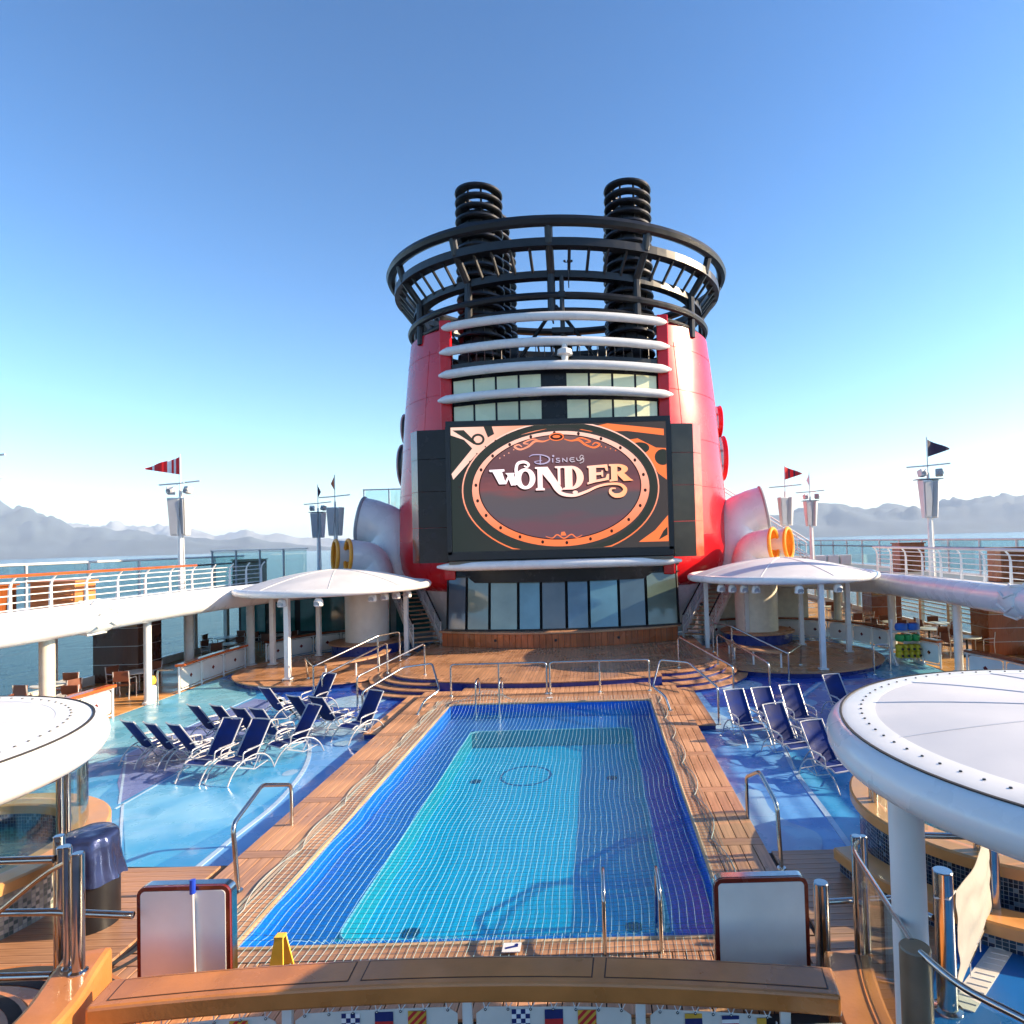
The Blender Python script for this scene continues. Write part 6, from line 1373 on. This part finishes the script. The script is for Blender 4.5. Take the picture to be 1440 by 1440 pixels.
for j in range(n + 1):
    for i in range(n + 1):
        u, w = i / n, j / n; p = (A0 * (1 - u) + B0 * u) * (1 - w) + (A1 * (1 - u) + B1 * u) * w
        p.z += -.12 * math.sin(pi * u) * (w - .3) ; nn = Vector((.72, -.68, 0)); p += nn * (.035 * sin(pi * w) * sin(pi * u) + .03 * noise.noise(Vector((u * 3, w * 5, 2)))) ; v.append(p)
k = len(v); v += [p + Vector((.72, -.68, 0)) * .004 for p in v[:k]]
for j in range(n):
    for i in range(n): A = j * (n + 1) + i; f.append((A, A + 1, A + n + 2, A + n + 1)); f.append((k + A, k + A + n + 1, k + A + n + 2, k + A + 1))
b = MB(); b.add(v, f); b.obj('canvas', SAIL, sail, smooth=True)
b = MB(); b.tube([A1, Vector((3.2, 6.05, 1.38)), Vector((3.1, 6.12, 1.36)), Vector((3.16, 6.25, 1.38)), A1], .009, 5); b.tube([A0, Vector((3.2, 6.06, .4))], .009, 5); b.tube([B0, Vector((4.33, 7.17, .42)), Vector((4.4, 7.25, .42))], .01, 5); b.tube([B1, Vector((4.33, 7.17, 1.48))], .009, 5)
for q in (.3, .6): b.tube([A0 * (1 - q) + B0 * q, (A0 * (1 - q) + B0 * q) + Vector((0, 0, -.12))], .006, 4)
b.obj('lashing', OFFWHITE, sail)

# ================================================================== SPA TUBS WITH TILED WALLS AND GLASS
MOS_D = mosaic('dark_blue_mosaic', [(0, (.01, .02, .035)), (.3, (.02, .05, .08)), (.6, (.008, .02, .06)), (.88, (.16, .22, .26))], .05)
MOS_L = mosaic('pale_mosaic', [(0, (.30, .32, .24)), (.25, (.45, .46, .36)), (.55, (.12, .16, .13)), (.8, (.60, .58, .46))], .05)
LEDGE = mat('tan_ledge', (.60, .28, .09), .35, var=.1, coat=.2)
def spa(cx, cy, lab, m_out, a_glass, tiers, gposts):
    t_ = thing('spa_tub', lab, 'hot tub', (cx, cy, .27)); uvf = lambda co, no: (math.atan2(co[1] - cy, co[0] - cx) * 2.0 if abs(no[2]) < .7 else co[0], co[2] if abs(no[2]) < .7 else co[1])
    b = MB(); b.lathe([(1.95, .27), (1.95, .86)], (cx, cy), 72); b.obj('outer_mosaic', m_out, t_, uv=uvf)
    b = MB(); b.lathe([(1.62, .95), (1.62, .4), (0.01, .4)], (cx, cy), 72); b.obj('inner_mosaic', MOS_D, t_, uv=uvf)
    b = MB(); b.lathe([(1.6, .86), (1.6, .98), (1.63, 1.0), (2.05, 1.0), (2.08, .98), (2.08, .86), (1.6, .86)], (cx, cy), 72); b.obj('ledge', LEDGE, t_, smooth=True, auto=30)
    b = MB(); b.lathe([(1.61, .72), (0.01, .72)], (cx, cy), 48); b.obj('water', PWATER, t_)
    for r_, z, a0, a1, w_ in tiers:
        b = MB(); b.lathe([(r_ + w_, .27), (r_ + w_, z - .1)], (cx, cy), 48, a0, a1); b.obj('tier_mosaic', m_out, t_, uv=uvf)
        b = MB(); b.lathe([(r_, z - .12), (r_, z), (r_ + w_ + .06, z), (r_ + w_ + .08, z - .02), (r_ + w_ + .08, z - .14), (r_, z - .14)], (cx, cy), 48, a0, a1); b.obj('tier_ledge', LEDGE, t_, smooth=True, auto=30)
    a0, a1 = a_glass; n = 6
    for k in range(n):
        aa, bb = a0 + (a1 - a0) * k / n + .02, a0 + (a1 - a0) * (k + 1) / n - .02
        b = MB(); b.lathe([(1.80, 1.02), (1.80, 1.85), (1.815, 1.85), (1.815, 1.02), (1.80, 1.02)], (cx, cy), 8, aa, bb); b.obj('glass_pane', PANE, t_, smooth=True, auto=40)
    b = MB(); b.tube([(cx + 1.81 * cos(a0 + (a1 - a0) * i / 40), cy + 1.81 * sin(a0 + (a1 - a0) * i / 40), 1.88) for i in range(41)], .025, 8); b.obj('top_rail', STEEL, t_, smooth=True)
    for a in gposts:
        for da in (-.03, .04):
            b = MB(); x, y = cx + 1.84 * cos(a + da), cy + 1.84 * sin(a + da); b.lathe([(.042, 1.0), (.042, 2.0), (0, 2.01)], (x, y), 14); b.obj('glass_post', STEEL, t_, smooth=True, auto=30)
spa(-8.95, 8.35, 'round spa tub with tan ledge and mosaic wall at the left, ringed by glass', MOS_L, (-1.9, 2.6), [(2.35, .66, 3.6, 5.5, .3), (3.0, .48, 3.7, 5.35, .3)], [.1, -.75, 1.0, 2.2])
spa(5.7, 9.1, 'round spa tub with tan ledge and dark mosaic wall under the near right canopy', MOS_D, (1.0, 5.0), [(2.3, .62, 3.3, 4.9, .28)], [3.05, 2.2, 4.0])
# tarp covered drum
tp = thing('covered_drum', 'drum wrapped in a shiny dark blue tarpaulin beside the left spa', 'covered equipment', (-6.3, 7.95, .3)); v = []; f = []; n = 72; rows = [(1.42, .02), (1.42, .16), (1.41, .26), (1.37, .295), (1.25, .31), (1.15, .315), (1.02, .32), (.92, .33), (.84, .34)]
for z, r_ in rows:
    for k in range(n):
        a = 2 * pi * k / n; fold = (.05 * noise.noise(Vector((cos(a) * 2.2, sin(a) * 2.2, z * 1.3))) + .02 * sin(a * 9 + z * 3)) * min(1, (1.55 - z) * 2); rr_ = r_ + fold
        zz = z + (.05 * noise.noise(Vector((cos(a) * 3, sin(a) * 3, 0))) if z < .9 else .02 * noise.noise(Vector((r_ * 6 * cos(a), r_ * 6 * sin(a), 2))))
        v.append((-6.3 + rr_ * cos(a), 7.95 + rr_ * sin(a), zz))
for j in range(len(rows) - 1):
    for k in range(n): A = j * n + k; B = j * n + (k + 1) % n; f.append((A, A + n, B + n, B))
f.append(tuple(range(n)))
b = MB(); b.add(v, f); b.obj('tarpaulin', mat('shiny_tarp', (.035, .05, .13), .22, metal=.45, var=.5, scale=3, bump=.6, bscale=7), tp, smooth=True, auto=70)
b = MB(); b.lathe([(.3, .3), (.3, .9)], (-6.3, 7.95), 32); b.obj('drum', BLACK, tp, smooth=True)
for r_, w_ in ((.62, .06), (.78, .06)):
    b = MB(); b.lathe([(r_, .302), (r_, .306), (r_ + w_, .306), (r_ + w_, .302)], (-6.0, 7.5), 24, -1.4, .8); tag(b.obj('grip_strip', STRIP), 'curved black anti slip strip on the deck beside the covered drum, %s' % ('inner one' if r_ < .7 else 'outer one'), 'strip', 'anti slip strips by the drum')

# ================================================================== NEAR LEFT: STRINGER, STEPS, POSTS
sg = thing('stair_stringer', 'broad tan wooden stair stringer slanting down at the bottom left corner', 'stringer', (-4.7, 5.6, .3))
b = MB(); b.band([(p.x, p.y) for p in bez([(-4.83, 6.08, 0), (-4.72, 5.75, 0), (-4.56, 5.3, 0), (-4.5, 4.8, 0), (-4.5, 4.3, 0)], 5)], .38, .3, 1.13); b.obj('stringer_body', CAPW, sg, bevel=.05)
cs = thing('curved_steps', 'curved tan steps with black anti slip strips at the bottom left corner', 'steps', (-5.6, 5.9, .3))
ccx, ccy = -6.0, 5.0
for k, (r_, z) in enumerate(((.35, .86), (.75, .72), (1.15, .58), (1.55, .44))):
    b = MB(); b.lathe([(0.02, z), (r_ + .42, z), (r_ + .44, z - .02), (r_ + .44, .28)], (ccx, ccy), 40, -1.2, 2.6); st_ = b.obj('step', CAPW, cs, smooth=True, auto=30)
    b = MB(); b.lathe([(r_ + .28, z + .001), (r_ + .28, z + .006), (r_ + .38, z + .006), (r_ + .38, z + .001)], (ccx, ccy), 40, -1.1, 2.5); b.obj('grip_strip', STRIP, st_)
post(-4.66, 5.74, 1.12, 2.17, .05, 'tall chrome post standing on the wooden stringer, front one', STEEL)
post(-4.80, 5.80, 1.12, 2.2, .035, 'slim chrome post paired with the front one on the stringer', STEEL)
post(-5.25, 6.3, .5, 1.98, .06, 'chrome post just behind the stringer in the left corner', STEEL)
post(-5.42, 6.45, .5, 2.02, .05, 'chrome post partly hidden behind the left corner post', STEEL)
bar([(-6.4, 6.2, 1.9), (-5.3, 6.25, 1.88)], .035, 'top guard bar leaving the picture at the left')
bar([(-6.4, 6.2, 1.42), (-5.3, 6.25, 1.38), (-4.58, 6.3, 1.3)], .033, 'middle guard bar running behind the left standing board')
bar([(-6.2, 5.75, 1.1), (-4.95, 5.8, 1.07)], .033, 'low guard bar across the curved steps')
bar([(p.x, p.y, p.z) for p in bez([(-4.72, 5.78, 2.1), (-5.1, 5.9, 1.9), (-5.7, 5.95, 1.45), (-6.5, 5.9, .9)], 6)], .022, 'sloping handrail falling to the left over the curved steps')

# ================================================================== SEA AIR
hz = bpy.data.materials.new('haze_air'); hz.use_nodes = True; t = hz.node_tree; t.nodes.clear()
pv = t.nodes.new('ShaderNodeVolumePrincipled'); pv.inputs['Color'].default_value = (.66, .80, 1.0, 1); pv.inputs['Density'].default_value = HAZE; pv.inputs['Anisotropy'].default_value = 0
oo = t.nodes.new('ShaderNodeOutputMaterial'); t.links.new(pv.outputs[0], oo.inputs['Volume'])
b = MB(); b.box((0, 0, 688), (92000, 92000, 1424)); h_ = b.obj('haze', hz); struct(h_, 'stuff')
